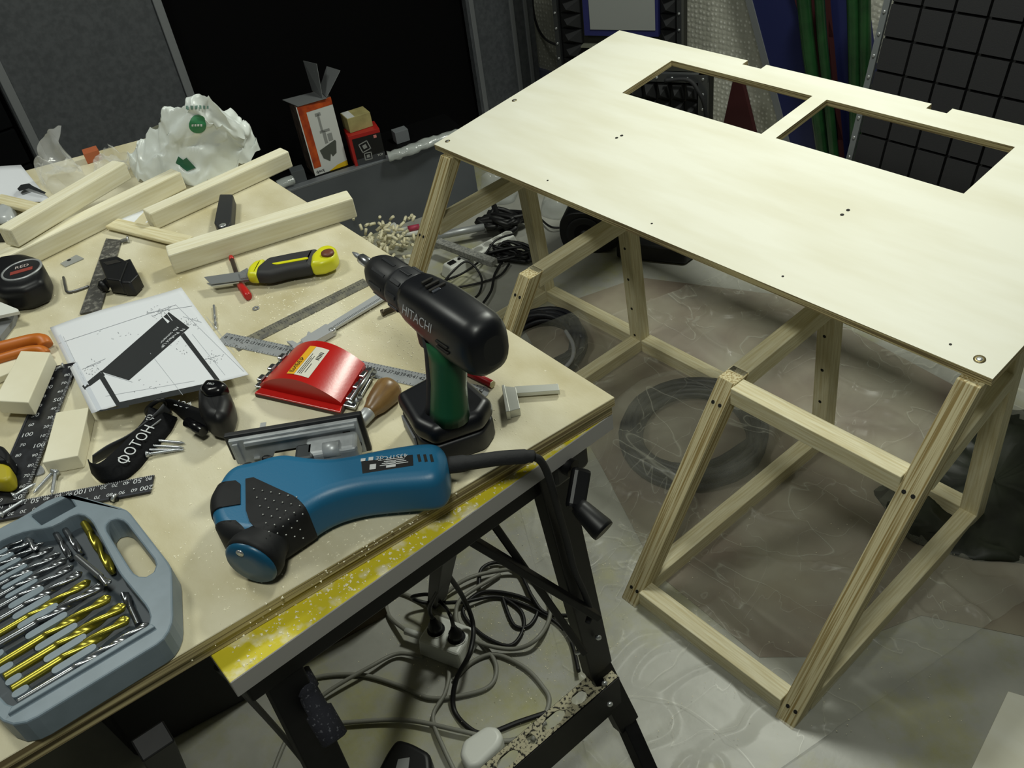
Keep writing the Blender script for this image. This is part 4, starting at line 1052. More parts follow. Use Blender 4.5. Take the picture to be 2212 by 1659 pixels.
def black_rule(A, Bp, w, label, labels1, labels2, z, ang=0.):
    p0, p1 = bt(*A, z), bt(*Bp, z); M = frame(p0, p1); L = (p1 - p0).length
    t = thing('scale_ruler', label, 'ruler', M)
    B().box((L / 2, 0, .0017), (L, w, .003)).build('rule', SCALE_B, t, bev=.0006)
    B().box((L / 2, -w * .46, .0036), (L, w * .07, .0012)).build('ridge', mat('anodised_edge', '3A3C44', .35, .4), t)
    nb_ = B()
    for row, labs in ((.3, labels1), (-.22, labels2)):
        for i, s_ in enumerate(labs):
            big = len(s_) > 2 or s_ == '50'
            nb_.text(s_, .0125 if big else .009, Matrix.Translation((L * (i + .6) / len(labs), w * row, .0036)) @ Matrix.Rotation(ang, 4, 'Z'))
    for i in range(90): nb_.box((L * (i + .5) / 90, w * .46, .0034), (.0005, w * (.08 if i % 5 else .14), .0003))
    nb_.build('numerals', WINK, t); return t
black_rule((138, 790), (14, 1092), .050, 'wide black scale ruler with white numerals between the wood blocks', ['90', '80', '70', '60', '50', '40', '30', '20', '10', '100', '90', '80', '70', '60', '50'], ['10', '20', '200', '30', '40', '50', '60', '100', '70', '80', '90', '50', '20', '30'], .004, math.pi / 2)
black_rule((-40, 1118), (331, 1047), .034, 'narrow black scale ruler with white numerals behind the drill case', ['50', '10', '20', '30', '50', '40', '60', '90', '100', '10', '20', '70', '40', '50', '80'], ['50', '40', '20', '30', '80', '70', '50', '40', '60', '70', '80', '90', '60', '200'], .001, math.pi)
# dusty flat bar, clamp shoe, washer plate, hex key, tape measure
o = B().prism(bpoly(((229, 515), (262, 518), (216, 670), (172, 677)), .004), BZ + .0006, BZ + .004).build('flat_bar', mat('dusty_dark_steel', '4C4B49', .6, .3, col2='8A8880', scale=130, lo=.3, hi=.5))
tag(o, 'dusty dark flat steel bar under the black clamp shoe', 'bar')
t = thing('clamp_shoe', 'black plastic clamp shoe with a ball pin on the dusty flat bar', 'clamp', Matrix.Translation(bt(255, 600, .004)))
B().pillow(bpoly(((215, 566), (255, 558), (278, 570), (262, 612), (232, 608)), .03), BZ + .005, BZ + .036, .003, sm=0).build('shoe', BLACK, t, world=True)
B().pillow(bpoly(((262, 566), (282, 560), (300, 594), (282, 612), (262, 612)), .03), BZ + .003, BZ + .032, .003, sm=0).build('jaw_plate', BLACK, t, world=True)
B().prism(bpoly(((222, 567), (252, 561), (262, 566), (232, 573)), .036), BZ + .0362, BZ + .0366).build('slot', HOLE, t, world=True)
B().tube([bt(248, 600, .024), bt(228, 614, .018)], [.011, .009], 12).build('pin', BLACK, t, world=True)
B().lathe([(.006, -.006), (.011, -.003), (.012, .002), (.006, .009)], n=14).build('ball', BLACK, t, t.matrix_basis.inverted() @ along(bt(224, 617, .016), bt(210, 628, .014)))
t = thing('washer_plate', 'small zinc plate with an oval hole in the shadow of the long timber', 'plate', Matrix.Translation(bt(150, 563, 0)))
B().prism(bpoly(((130, 569), (165, 550), (181, 558), (141, 576)), .002), BZ + .0006, BZ + .002).build('plate', ALU, t, world=True)
B().prism(smooth_poly(bpoly(((143, 563), (151, 559), (155, 561), (147, 565)), .002), .002, 2), BZ + .0021, BZ + .0024).build('hole', HOLE, t, world=True)
tag(B().tube(spline([bt(137, 599, .003), bt(141, 618, .003), bt(145, 630, .003), bt(160, 629, .003), bt(192, 618, .003)], 6), .0026, 8).build('hex_key', mat('dull_steel', '77787A', .4, .9)), 'bent steel hex key beside the dusty flat bar', 'hex key')
t = thing('tape_measure', 'round cornered black tape measure with a silver ring beside the hex key', 'tape measure', Matrix.Translation(bt(50, 630, 0)))
B().pillow(bpoly(((-14, 598), (10, 573), (60, 566), (96, 577), (108, 600), (104, 628), (60, 648), (10, 652), (-14, 640)), .026), BZ + .001, BZ + .05, .012, step=.006, sm=3).build('case', BLACK, t, world=True)
tc_ = bt(47, 583, .051)
B().lathez([(.037, -.001), (.037, .0015), (.033, .0015), (.033, 0)], Matrix.Translation(tc_), n=32, caps=False).build('ring', ALU, t, world=True)
B().lathez([(.033, -.001), (.033, .0008)], Matrix.Translation(tc_), n=28).build('badge', mat('badge_dark', '202124', .4), t, world=True)
bx = (bt(75, 576, .0) - bt(25, 590, .0)).normalized()
by_ = Vector((-bx.y, bx.x, 0))
B().text('RED', .014, axes(tc_ + Vector((0, 0, .0012)) + by_ * .012, bx, by_, Vector((0, 0, 1)))).build('lettering', mat('badge_white', 'C9BDB8', .5), t, world=True)
B().box((0, 0, 0), (.04, .012, .0006), axes(tc_ + Vector((0, 0, .0012)) - by_ * .006, bx, by_, Vector((0, 0, 1)))).build('badge_stripe', mat('badge_red', '8C3B33', .5), t, world=True)
# black folding gauge
t = thing('folding_gauge', 'black folding gauge with a thin steel blade between the pine lengths', 'gauge', Matrix.Translation(bt(487, 480, 0)))
B().pillow(bpoly(((478, 430), (507, 430), (503, 490), (495, 504), (475, 504), (466, 492)), .014), BZ + .001, BZ + .026, .003, step=.004, sm=1).build('stock', mat('charcoal_plastic', '26272A', .5), t, world=True)
B().lathez([(.0075, 0), (.007, .0014), (.002, .0016)], Matrix.Translation(bt(481, 487, .026)), n=16).build('screw', STEEL, t, world=True)
B().prism(bpoly(((500, 486), (596, 474), (600, 478), (502, 494)), .006), BZ + .004, BZ + .006).build('blade', STEELD, t, world=True)
# knife over a red handled screwdriver
c4 = cz(420, 480, 3.95)
t = thing('utility_knife', 'yellow and black utility knife with its wide blade extended', 'knife', Matrix.Translation(bt(590, 590, 0)))
KZ = .020
YP = mat('bright_yellow_plastic', 'D6D523', .35, spec=.6); GRP = mat('dark_grip', '2A2A2C', .65)
B().prism(bpoly(c4(((82, 467), (375, 425), (460, 440), (462, 488), (140, 528))), KZ), BZ + KZ - .0012, BZ + KZ).build('blade', mat('bright_blade', '8D9092', .35, .4), t, world=True)
B().prism(bpoly(c4(((105, 524), (375, 492), (380, 515), (150, 548))), KZ - .004), BZ + KZ - .005, BZ + KZ - .003).build('blade_spine', STEEL, t, world=True)
B().prism(bpoly(c4(((385, 440), (455, 400), (470, 430), (465, 480), (400, 490))), KZ), BZ + KZ - .006, BZ + KZ + .003).build('blade_channel', STEELD, t, world=True)
B().pillow(bpoly(c4(((455, 486), (470, 420), (520, 370), (620, 345), (580, 420), (545, 490))), .02), BZ + .008, BZ + .032, .008, step=.004).build('collar', YP, t, world=True)
B().pillow(bpoly(c4(((530, 488), (545, 425), (640, 345), (860, 300), (1070, 265), (1030, 340), (1010, 415), (800, 450), (640, 490))), .02), BZ + .007, BZ + .034, .010, step=.004).build('grip', GRP, t, world=True)
B().pillow(bpoly(c4(((1000, 415), (1010, 330), (1080, 262), (1165, 240), (1220, 260), (1235, 320), (1200, 365), (1100, 405))), .02), BZ + .006, BZ + .036, .010, step=.004).build('end_cap', YP, t, world=True)
B().prism(smooth_poly(bpoly(c4(((655, 355), (970, 300), (980, 315), (700, 365))), .034), .004, 1), BZ + .034, BZ + .0352).build('inlay', YP, t, world=True)
B().lathez([(.012, 0), (.0115, .004), (.003, .0045)], Matrix.Translation(bt(*c4(((1138, 270),))[0], .036)), n=18).build('lock_wheel', mat('wheel_brown', '6A3B2A', .5), t, world=True)
t = thing('small_screwdriver', 'slim screwdriver with a red handle lying under the knife', 'screwdriver', Matrix.Translation(bt(518, 600, 0)))
a, b_ = bt(518, 612, .007), bt(537, 642, .007)
B().tube([a, a.lerp(b_, .08), a.lerp(b_, .9), b_], [.005, .0072, .0075, .006], 10).build('handle', mat('red_plastic', 'B81E1C', .35), t, world=True)
B().tube([bt(500, 558, .006), bt(518, 612, .007)], .0042, 8).build('shaft', mat('dark_brown_shaft', '2A1C18', .5), t, world=True)
B().tube([bt(499, 555, .006), bt(501, 562, .006)], .0046, 8).build('tip', mat('red_plastic', 'B81E1C', .35), t, world=True)
# small loose hardware
def twist_bit(name, M, L, r_, m, shank=.45, label='', group=None, cat='drill bit'):
    R = []; ns = 80
    for k in range(ns + 1):
        x = L * k / ns
        rr = []
        for i in range(12):
            a = 2 * math.pi * i / 12
            if x < L * shank: q = r_ * .86
            else: q = r_ * (1.0 - .58 * max(0, math.cos(2 * a)) ** .8)
            if k >= ns - 2: q *= (.8, .5, .1)[k - ns + 2]
            tw = (x - L * shank) / (r_ * 7.5) * 2 * math.pi * .5 if x > L * shank else 0
            rr.append((x, q * math.cos(a + tw), q * math.sin(a + tw)))
        R.append(rr)
    o = B().rings(R).build(name, m, None, M)
    return tag(o, label, cat, group)
p0, p1 = bt(462, 660, .003), bt(467, 710, .003); twist_bit('drill_bit', along(p0, p1), (p1 - p0).length, .0026, STEEL, .4, 'small loose drill bit lying right of the drawing sheet')
tag(B().lathez([(.006, .0005), (.006, .0018), (.0032, .0018), (.0032, .0005)], Matrix.Translation(bt(553, 667, 0)), n=16, caps=False).build('washer', STEELD), 'small washer lying in sawdust below the red screwdriver', 'washer')
SCREWM = mat('zinc_screw', 'B4B8BC', .32, .7)
def screw(p0, p1, label, group, r_=.0026):
    L = (p1 - p0).length; t = thing('wood_screw', label, 'screw', along(p0, p1), group)
    R = []; n = 44
    for k in range(n + 1):
        x = L * (.04 + .96 * k / n); q = r_ * (1.0 if k % 2 else .68)
        if k > n - 6: q *= (n - k) / 6 + .08
        R.append([(x, q * math.cos(2 * math.pi * i / 8), q * math.sin(2 * math.pi * i / 8)) for i in range(8)])
    B().rings(R).build('thread', SCREWM, t)
    B().lathe([(r_ * 2., 0), (r_ * 2., .0012), (r_ * .9, .005)], n=12).build('head', SCREWM, t)
    return t
for a, b_ in (((320, 950), (400, 957)), ((312, 962), (398, 967)), ((312, 972), (398, 972)), ((316, 982), (397, 970))):
    screw(bt(*a, .006), bt(*b_, .003), 'long zinc screw poking out from under the black strap', 'screws under the black strap')
for a, b_, s_ in (((116, 1018), (72, 1066), 'zinc screw with its head near the pale block, lying slanted'), ((120, 1020), (112, 1068), 'zinc screw with its head near the pale block, lying straight'), ((27, 1072), (78, 1044), 'zinc screw lying across the wide black scale ruler'), ((0, 1113), (56, 1078), 'zinc screw lying across the narrow black scale ruler'), ((138, 790), (108, 802), 'zinc screw lying at the end of the wide black scale ruler')):
    screw(bt(*a, .009), bt(*b_, .0075), s_, 'loose screws', .0028)
t = thing('rivet_nut', 'shiny small rivet beside the wooden slat', 'rivet', Matrix.Translation(bt(268, 520, 0)))
B().lathe([(.004, 0), (.0042, .012), (.007, .012), (.007, .015)], n=12).build('body', STEEL, t, t.matrix_basis.inverted() @ along(bt(262, 521, .006), bt(278, 517, .006)))
t = thing('wing_screw', 'dark wing screw in front of the narrow black scale ruler', 'screw', Matrix.Translation(bt(245, 1078, 0)))
B().tube([bt(238, 1079, .006), bt(254, 1075, .006)], .004, 10).build('shank', BLACK, t, world=True); B().tube([bt(244, 1073, .01), bt(250, 1076, .008)], .006, 10).build('head', STEEL, t, world=True)
# orange handled clamp at the left edge
ORP = mat('orange_plastic', 'B8651A', .45)
t = thing('spring_clamp', 'clamp with two orange handles behind the wood blocks', 'clamp', Matrix.Translation(bt(40, 750, 0)))
B().tube(spline([bt(-30, 760, .018), bt(20, 748, .018), bt(70, 736, .018), bt(92, 736, .018), bt(100, 748, .012)], 6), [.012] * 24 + [.009], 12).build('handle', ORP, t, world=True)
B().tube(spline([bt(-30, 785, .016), bt(20, 770, .016), bt(60, 759, .016), bt(88, 757, .016), bt(100, 766, .01)], 6), [.009] * 24 + [.007], 12).build('handle', ORP, t, world=True)
B().prism(bpoly(((-30, 775), (60, 752), (80, 758), (-30, 790)), .008), BZ + .002, BZ + .012).build('frame', mat('clamp_grey', '55565A', .5), t, world=True)
t = thing('grey_tray', 'white topped grey metal tray beside the tape measure', 'tray', Matrix.Translation(bt(10, 690, 0)))
B().prism(bpoly(((-40, 640), (0, 652), (39, 668), (40, 673), (-40, 690)), .03), BZ + .024, BZ + .03).build('lid', WHITE, t, world=True)
B().prism(bpoly(((-40, 690), (40, 674), (32, 700), (4, 735), (-40, 745)), .004), BZ + .001, BZ + .024 - .012).build('body', mat('tray_grey', '7B7D80', .5), t, world=True)
t = thing('yellow_clamp', 'black and yellow plastic clamp on the wide black scale ruler', 'clamp', Matrix.Translation(bt(8, 1005, .01)))
B().pillow(bpoly(((-30, 1000), (10, 1000), (24, 1010), (26, 1035), (10, 1044), (-30, 1040)), .03), BZ + .008, BZ + .034, .006).build('body', mat('dirty_yellow', 'A89B14', .5), t, world=True)
B().pillow(bpoly(((-30, 966), (10, 968), (24, 985), (24, 1008), (-30, 1004)), .03), BZ + .008, BZ + .038, .006).build('cap', BLACK, t, world=True)
o = B().prism(smooth_poly(bpoly(((66, 1020), (80, 1000), (94, 1010), (98, 1022), (72, 1030)), .002), .004, 2), BZ + .0005, BZ + .0025).build('steel_tab', STEELD); tag(o, 'dull steel tab beside the corner of the pale wood block', 'tab')
# ================================================================== headlamp, drill case, power tools
BLKF = mat('black_webbing', '0D0E11', .8, bump=.3, scale=260, spec=.2); GREYF = mat('reflective_grey', '8A8D90', .5); STXT = mat('strap_print', 'C6C9CC', .6)
hl = thing('headlamp', 'black headlamp with a printed elastic strap lying in front of the drawing', 'headlamp', Matrix.Translation(bt(470, 905, 0)))
B().pillow(bpoly(((434, 862), (448, 842), (480, 842), (500, 856), (508, 885), (500, 915), (476, 930), (448, 922), (434, 900)), .028), BZ + .001, BZ + .052, .016, step=.004, sm=3).build('lamp_body', BLACK, hl, world=True)
B().pillow(bpoly(((430, 842), (446, 822), (478, 822), (494, 834), (478, 850), (446, 856)), .055), BZ + .036, BZ + .062, .010, step=.004, sm=2).build('lamp_head', mat('gloss_black', '0D0D10', .22), hl, world=True)
B().text('PRO', .006, frame(bt(455, 829, .0625), bt(478, 831, .0625))).build('lettering', STXT, hl, world=True)
def ribbon(pts, name, m, th=.0014, n=6):
    """pts: (px, py, h_low, px2, py2, h_high): lower and upper edge of the band"""
    lo = spline([bt(a[0], a[1], a[2]) for a in pts], n); hi = spline([bt(a[3], a[4], a[5]) for a in pts], n)
    bb_ = B(); vs = []
    K = 5
    for l, h in zip(lo, hi):
        for k in range(K): vs.append(l.lerp(h, k / (K - 1)))
    bb_.add(vs, [(i * K + k, i * K + k + 1, (i + 1) * K + k + 1, (i + 1) * K + k) for i in range(len(lo) - 1) for k in range(K - 1)], smooth=True)
    return bb_.build(name, m, hl, world=True, solid=th), lo, hi
ST1 = [(383, 902, .004, 322, 878, .03), (366, 935, .003, 312, 905, .03), (330, 975, .003, 277, 945, .03), (300, 1012, .003, 243, 978, .03), (262, 1040, .003, 215, 1000, .028), (222, 1042, .003, 196, 1000, .026), (198, 1022, .003, 190, 992, .022)]
ribbon(ST1, 'strap', BLKF)
ribbon([(200, 1004, .006, 200, 984, .03), (235, 985, .006, 232, 962, .03), (285, 952, .006, 282, 936, .03), (340, 912, .006, 335, 893, .03), (372, 890, .006, 352, 872, .03)], 'strap', mat('strap_inner', '3A3C40', .6))
ribbon([(362, 890, .004, 350, 866, .03), (372, 885, .004, 368, 862, .034), (395, 905, .003, 388, 868, .034), (420, 925, .003, 412, 876, .03), (446, 930, .004, 440, 886, .03)], 'strap', BLKF)
ribbon([(230, 1008, .012, 238, 996, .020), (282, 962, .014, 290, 950, .022), (340, 918, .014, 348, 905, .022)], 'strap_stripe', GREYF)
def strap_text(s_, a, b_, size, h, name='lettering'):
    phi = s_[0] == 'Ф'; s_ = s_.replace('Ф', 'O')
    p0, p1 = bt(*a, h), bt(*b_, h); x = (p1 - p0).normalized(); z = (Vector((0, 0, 1)) * .75 + (CAM_LOC - p0).normalized() * .6); z = (z - x * z.dot(x)).normalized(); y = z.cross(x)
    MT = axes(p0 + z * .0065, x, y, z); tb = B().text(s_, size, MT, ax='LEFT')
    if phi: tb.box((size * .38, 0, .0), (size * .075, size * .86, .0004), MT)
    tb.build(name, STXT, hl, world=True)
strap_text('ФОТОН', (262, 1008), (310, 948), .021, .020)
strap_text('Ф', (320, 915), (330, 900), .016, .022)
strap_text('ФОТ', (418, 882), (380, 872), .014, .022)
strap_text('Н', (450, 918), (462, 905), .014, .02)
B().tube(spline([bt(322, 895, .012), bt(318, 884, .024), bt(340, 866, .036), bt(356, 866, .03), bt(352, 884, .012)], 5, True), .0035, 8, closed=True).build('buckle', BLACK, hl, world=True)
B().tube([bt(405, 912, .02), bt(440, 932, .02)], .008, 12).build('adjuster', mat('gloss_black', '0D0D10', .22), hl, world=True)

# ---- drill bit case
CH = .036
CASEM = mat('blue_grey_plastic', '75838E', .42, col2='6D7B85', scale=30); CASED = mat('blue_grey_tray', '3E464D', .55)
outl = [(150, 1066), (275, 1100), (371, 1224), (374, 1345), (356, 1382), (60, 1562), (22, 1572), (-12, 1545), (-190, 1300), (-160, 1240), (0, 1140), (60, 1110), (100, 1080)]
hh_ = [(224, 1137), (235, 1122), (253, 1119), (268, 1124), (340, 1218), (334, 1240), (316, 1247), (300, 1247), (287, 1238)]
rec = [(24, 1530), (326, 1350), (322, 1318), (258, 1240), (196, 1122), (168, 1106), (112, 1140), (50, 1148), (0, 1168), (-150, 1268), (-80, 1420)]
pock = [(66, 1113), (149, 1072), (163, 1094), (90, 1134)]
P0 = bt(150, 1300, 0)
CMx = Matrix.Translation(Vector((P0.x, P0.y, BZ + .0006)))
cs = thing('drill_bit_case', 'open blue grey plastic drill bit case with a handle slot', 'case', CMx)
loc = lambda pts, h=CH: [bt(*q, h).to_2d() - P0.to_2d() for q in pts]
rnd = lambda pts, h=CH: smooth(resample(ccw(loc(pts, h)), .010), 1)
bmC = slab_with_holes(rnd(outl), [rnd(hh_), rnd(rec), loc(pock)], CH)
meC = bpy.data.meshes.new('shell'); bmC.to_mesh(meC); bmC.free(); meC.materials.append(CASEM)
so = bpy.data.objects.new('shell', meC); COL.objects.link(so); so.parent = cs; so.matrix_basis = Matrix.Translation((0, 0, CH))
bv = so.modifiers.new('bevel', 'BEVEL'); bv.width = .0022; bv.segments = 2; bv.limit_method = 'ANGLE'
B().prism(loc(rec), .001, .012).build('tray', CASED, cs)
B().prism(loc(pock), .001, .010).build('pocket', CASED, cs)
# raised lip along the lower edge and the inner terrace
lip = [(20, 1548), (338, 1358), (330, 1352), (28, 1532)]
B().prism(loc(lip), CH - .001, CH + .004).build('rim', CASEM, cs, bev=.0012)
B().prism(loc([(118, 1482), (270, 1386), (278, 1392), (126, 1496)], CH), .012, CH - .004).build('rib', CASEM, cs, bev=.0015)
# ribs between the bits
bits = [((38, 1516), (322, 1346), .0042, 's'), ((26, 1490), (280, 1334), .0062, 'g'), ((10, 1464), (272, 1306), .0062, 'g'), ((-10, 1440), (240, 1288), .0058, 'g'), ((-30, 1410), (226, 1262), .0056, 'd'), ((-40, 1392), (196, 1254), .0050, 'g'), ((-40, 1362), (178, 1236), .0050, 'd'), ((-50, 1340), (160, 1222), .0044, 'd'), ((-50, 1316), (146, 1206), .0042, 'd'), ((-60, 1296), (132, 1194), .0038, 'd'), ((-60, 1274), (116, 1182), .0036, 'd'), ((-70, 1256), (96, 1172), .0032, 'd'), ((-70, 1238), (74, 1166), .003, 'd'), ((-60, 1218), (52, 1164), .0026, 'd'), ((-60, 1202), (30, 1160), .0024, 'd')]
BH = .024
GOLD = mat('titanium_gold', 'A39A3C', .3, .85); CHR = mat('chrome_steel', 'B4B7BA', .22, .9); DKB = mat('dark_polished_steel', '83868A', .25, .9)
for k in range(len(bits) - 1):
    a0, a1 = bits[k][0], bits[k][1]; b0, b1 = bits[k + 1][0], bits[k + 1][1]
    m0 = ((a0[0] + b0[0]) / 2, (a0[1] + b0[1]) / 2); m1 = ((a1[0] + b1[0]) / 2, (a1[1] + b1[1]) / 2)
    for s0, s1 in ((.30, .66), (-.02, .12)):
        q0 = (m0[0] + (m1[0] - m0[0]) * s0, m0[1] + (m1[1] - m0[1]) * s0); q1 = (m0[0] + (m1[0] - m0[0]) * s1, m0[1] + (m1[1] - m0[1]) * s1)
        if max(q0[0], q1[0]) < -5: continue
        p0, p1 = bt(*q0, .026), bt(*q1, .026); w_ = .0035 if k > 6 else .0050
        M = cs.matrix_basis.inverted() @ along(p0, p1); Lr = (p1 - p0).length
        B().prism(smooth_poly([(0, -w_), (Lr, -w_), (Lr, w_), (0, w_)], .003, 3), -.016, .002, M).build('rib', CASEM, cs)
names_ = {'g': 'gold coated drill bit lying in the open case', 'd': 'dark steel drill bit lying in the open case', 's': 'long bright steel drill bit lying along the lower edge of the case'}
cnt_ = {}
ORD = ['first', 'second', 'third', 'fourth', 'fifth', 'sixth', 'seventh', 'eighth', 'ninth', 'tenth']
def lab_(k):
    cnt_[k] = cnt_.get(k, -1) + 1
    return names_[k] if k == 's' else {'g': 'gold coated drill bit in the case, %s gold one counted from the long bright bit', 'd': 'dark steel drill bit in the case, %s dark one counted from the long bright bit'}[k] % ORD[cnt_[k]]
for a, b_, r_, k in bits:
    p0, p1 = bt(*a, BH), bt(*b_, BH)
    twist_bit('drill_bit', along(p0, p1), (p1 - p0).length, r_, {'g': GOLD, 'd': DKB, 's': CHR}[k], .42, lab_(k), 'drill bits in the case')
for a, b_, r_, m, lab, sh, h in (((166, 1203), (236, 1262), .0050, CHR, 'loose steel bit lying across the tips of the other bits', .75, .034), ((182, 1130), (246, 1238), .0058, GOLD, 'gold wood bit lying beside the handle slot of the case', .22, .022), ((128, 1126), (176, 1196), .0045, DKB, 'short masonry bit lying below the case pocket', .5, .022), ((112, 1138), (154, 1208), .0045, DKB, 'short masonry bit beside another under the case pocket', .5, .022), ((45, 1142), (78, 1188), .004, CHR, 'short bright bit at the rear wall of the case', .7, .024), ((66, 1122), (140, 1096), .0045, DKB, 'dark countersink lying in the case pocket', .6, .016), ((300, 1350), (268, 1280), .005, DKB, 'dark bit lying along the front corner of the case', .5, .017)):
    p0, p1 = bt(*a, h), bt(*b_, h); twist_bit('drill_bit', along(p0, p1), (p1 - p0).length, r_, m, sh, lab)

# ---- jigsaw on its side
c5 = cz(420, 850, 3.3515)
BLU = mat('teal_blue_plastic', '1D6288', .42, spec=.5, bump=.05, scale=400); RUB = mat('jigsaw_rubber', '0D0E10', .62, col2='1B1C1E', scale=25, lo=.45, hi=.75, spec=.3)
JH = .066
jig = thing('jigsaw', 'teal blue and black jigsaw lying on its side at the bench edge', 'jigsaw', Matrix.Translation(bt(720, 1080, 0)))
JO = ((1790, 385), (1835, 450), (1855, 740), (1795, 800), (1500, 822), (1250, 845), (1050, 895), (930, 955), (860, 1010), (700, 1115), (600, 1190), (430, 1200), (250, 1160), (195, 1060), (170, 900), (190, 760), (250, 640), (340, 575), (450, 535), (540, 490), (680, 465), (800, 490), (1000, 505), (1190, 475), (1400, 430), (1600, 398))
JP = [bt(*c5((q,))[0], .050 if q[1] < 560 else (.040 if q[1] < 800 and q[0] < 600 else .022)).to_2d() for q in JO]
B().pillow(JP, BZ + .002, BZ + JH, .017, step=.005, sm=8, n=6).build('housing', BLU, jig, world=True)
def onjig(poly, h0, h1, name, m, r_=.0015, sm=1, step=.004): return B().pillow(bpoly(c5(poly), h1), BZ + h0, BZ + h1, r_, step=step, sm=sm, n=2).build(name, m, jig, world=True)
GO = offset(smooth_poly(JP, .005, 8), -.0012)
def wrap(poly, name):
    g_ = B(); R = []
    for k_ in range(7):
        a_ = k_ / 6 * math.pi / 2; R.append([(q.x, q.y, BZ + .0012 + .017 * (1 - math.cos(a_))) for q in offset(GO, .017 * (1 - math.sin(a_)))])
    for k_ in range(7):
        a_ = (1 - k_ / 6) * math.pi / 2; R.append([(q.x, q.y, BZ + JH + .0016 - .017 * (1 - math.cos(a_))) for q in offset(GO, .017 * (1 - math.sin(a_)))])
    g_.rings(R)
    return carve(g_, bpoly(c5(poly), JH), BZ - .01, BZ + .1, name, RUB, jig)
wrap(((372, 622), (430, 612), (560, 672), (720, 745), (800, 810), (850, 880), (885, 960), (1000, 1350), (660, 1450), (600, 1200), (560, 1110), (400, 930), (375, 850)), 'grip')
wrap(((60, 925), (300, 922), (345, 960), (440, 1060), (510, 1115), (560, 1450), (60, 1350)), 'grip')
wrap(((60, 660), (300, 634), (335, 660), (335, 805), (60, 850)), 'switch')
nub = B()
for i in range(7):
    for j in range(6):
        cxp = (430 + i * 62 + j * 22, 690 + j * 62 + i * 12)
        if cxp[0] > 790 or cxp[1] > 1050: continue
        p = bt(*c5((cxp,))[0], JH + .003); nub.lathez([(.0011, 0), (.0007, .0006)], Matrix.Translation(p), n=6)
nub.build('grip_dots', mat('dust_white', 'A9ABA8', .8), jig, world=True)
B().lathez([(.0055, -.006), (.0055, .0005)], Matrix.Translation(bt(*c5(((622, 566),))[0], JH - .004)), n=14).build('screw_hole', HOLE, jig, world=True)
# front knob
ka, kb = bt(*c5(((560, 1000),))[0], .036), bt(*c5(((395, 1250),))[0], .036)
kd = (kb - ka).normalized(); KM = jig.matrix_basis.inverted() @ along(kb - kd * .02, kb)
B().lathe([(.026, -.055), (.028, -.03), (.031, -.012), (.0355, .0), (.036, .008), (.034, .014)], n=28).build('knob', RUB, jig, KM)
B().lathe([(.0335, .010), (.0335, .016), (.030, .0195), (.012, .0205)], n=28).build('knob_cap', mat('dark_teal_plastic', '16506F', .35), jig, KM)
B().lathe([(.005, .018), (.005, .0212), (.001, .0214)], n=12).build('screw', STEEL, jig, KM @ Matrix.Translation((0, -.004, .023)))
# rating plate, vents, maker's name
onjig(((1207, 492), (1580, 442), (1585, 520), (1216, 578)), JH - .004, JH + .0005, 'rating_plate', PK, .0003, 0, .05)
PLW = mat('plate_print', 'C4C6C8', .5)
pa, pb_ = bt(*c5(((1560, 470),))[0], JH + .001), bt(*c5(((1225, 515),))[0], JH + .001)
PM = frame(pa, pb_); nb_ = B(); Lp = (pb_ - pa).length
s_ = 1
nb_.text('4351FCT', .010, PM @ Matrix.Translation((.022, -.007, 0))); nb_.text('CE', .009, PM @ Matrix.Translation((Lp - .02, -.009, 0)))
for i in range(4): nb_.box((.02 + .0 * i, .006 - .0032 * i, 0), (.036 - .005 * i, .0012, .0003), PM)
nb_.box((Lp - .035, .006, 0), (.012, .010, .0003), PM); nb_.box((Lp - .012, .006, 0), (.008, .009, .0003), PM); nb_.box((.05, -.009, 0), (.006, .006, .0003), PM); nb_.box((.06, -.009, 0), (.006, .005, .0003), PM)
nb_.build('plate_lettering', PLW, jig, world=True)
for x in (1610, 1655, 1700):
    onjig(((x, 442), (x + 20, 438), (x + 34, 490), (x + 12, 496)), JH - .004, JH + .0004, 'vent_slot', HOLE, .0002, 0, .05)
pa, pb_ = bt(*c5(((1160, 520),))[0], JH - .001), bt(*c5(((990, 548),))[0], JH - .001)
B().text('makita', .012, frame((pa + pb_) / 2, pb_)).build('lettering', mat('embossed_teal', '3F86A8', .4), jig, world=True)
# shoe standing on edge with its dark cover
sa, sb = bt(*c5(((240, 330),))[0], .072), bt(*c5(((1175, 175),))[0], .072)
SMj = frame(Vector((sa.x, sa.y, BZ)), Vector((sb.x, sb.y, BZ))); Lsh = (sb - sa).length
Jm = jig.matrix_basis.inverted() @ SMj
SHO = mat('cast_aluminium', 'B4B8BB', .4, .3, col2='9A9EA1', scale=35)
def xz(poly, y0, y1, name, m, bev=.0012):
    R90 = Matrix.Rotation(math.pi / 2, 4, 'X'); return B().prism(poly, -y1, -y0).build(name, m, jig, Jm @ R90, bev=bev)
xz([(.0, .028), (.045, .024), (.055, .040), (.092, .040), (.098, .012), (Lsh, .012), (Lsh, .070), (.0, .070)], -.004, .003, 'shoe', SHO)
xz([(-.006, .030), (-.006, .074), (Lsh + .006, .074), (Lsh + .006, .006), (.10, .006), (.10, .030)], .003, .012, 'shoe_cover', mat('shoe_cover', '1B1C1F', .5), .002)
xz([(.004, .030), (.012, .030), (.012, .066), (.004, .066)], -.008, -.004, 'shoe_rib', SHO); xz([(.02, .060), (Lsh - .004, .062), (Lsh - .004, .067), (.02, .067)], -.009, -.004, 'shoe_rib', SHO)
B().box((.135, -.022, .038), (.07, .036, .036)).build('tilt_block', SHO, jig, Jm, bev=.006, seg=3)
B().lathe([(.011, 0), (.011, .022)], n=16).build('adjuster', SHO, jig, Jm @ Matrix.Translation((.125, -.030, .050)))
B().box((.10, -.03, .046), (.025, .03, .02)).build('guide_frame', mat('dark_cast', '55585B', .4, .8), jig, Jm, bev=.004)
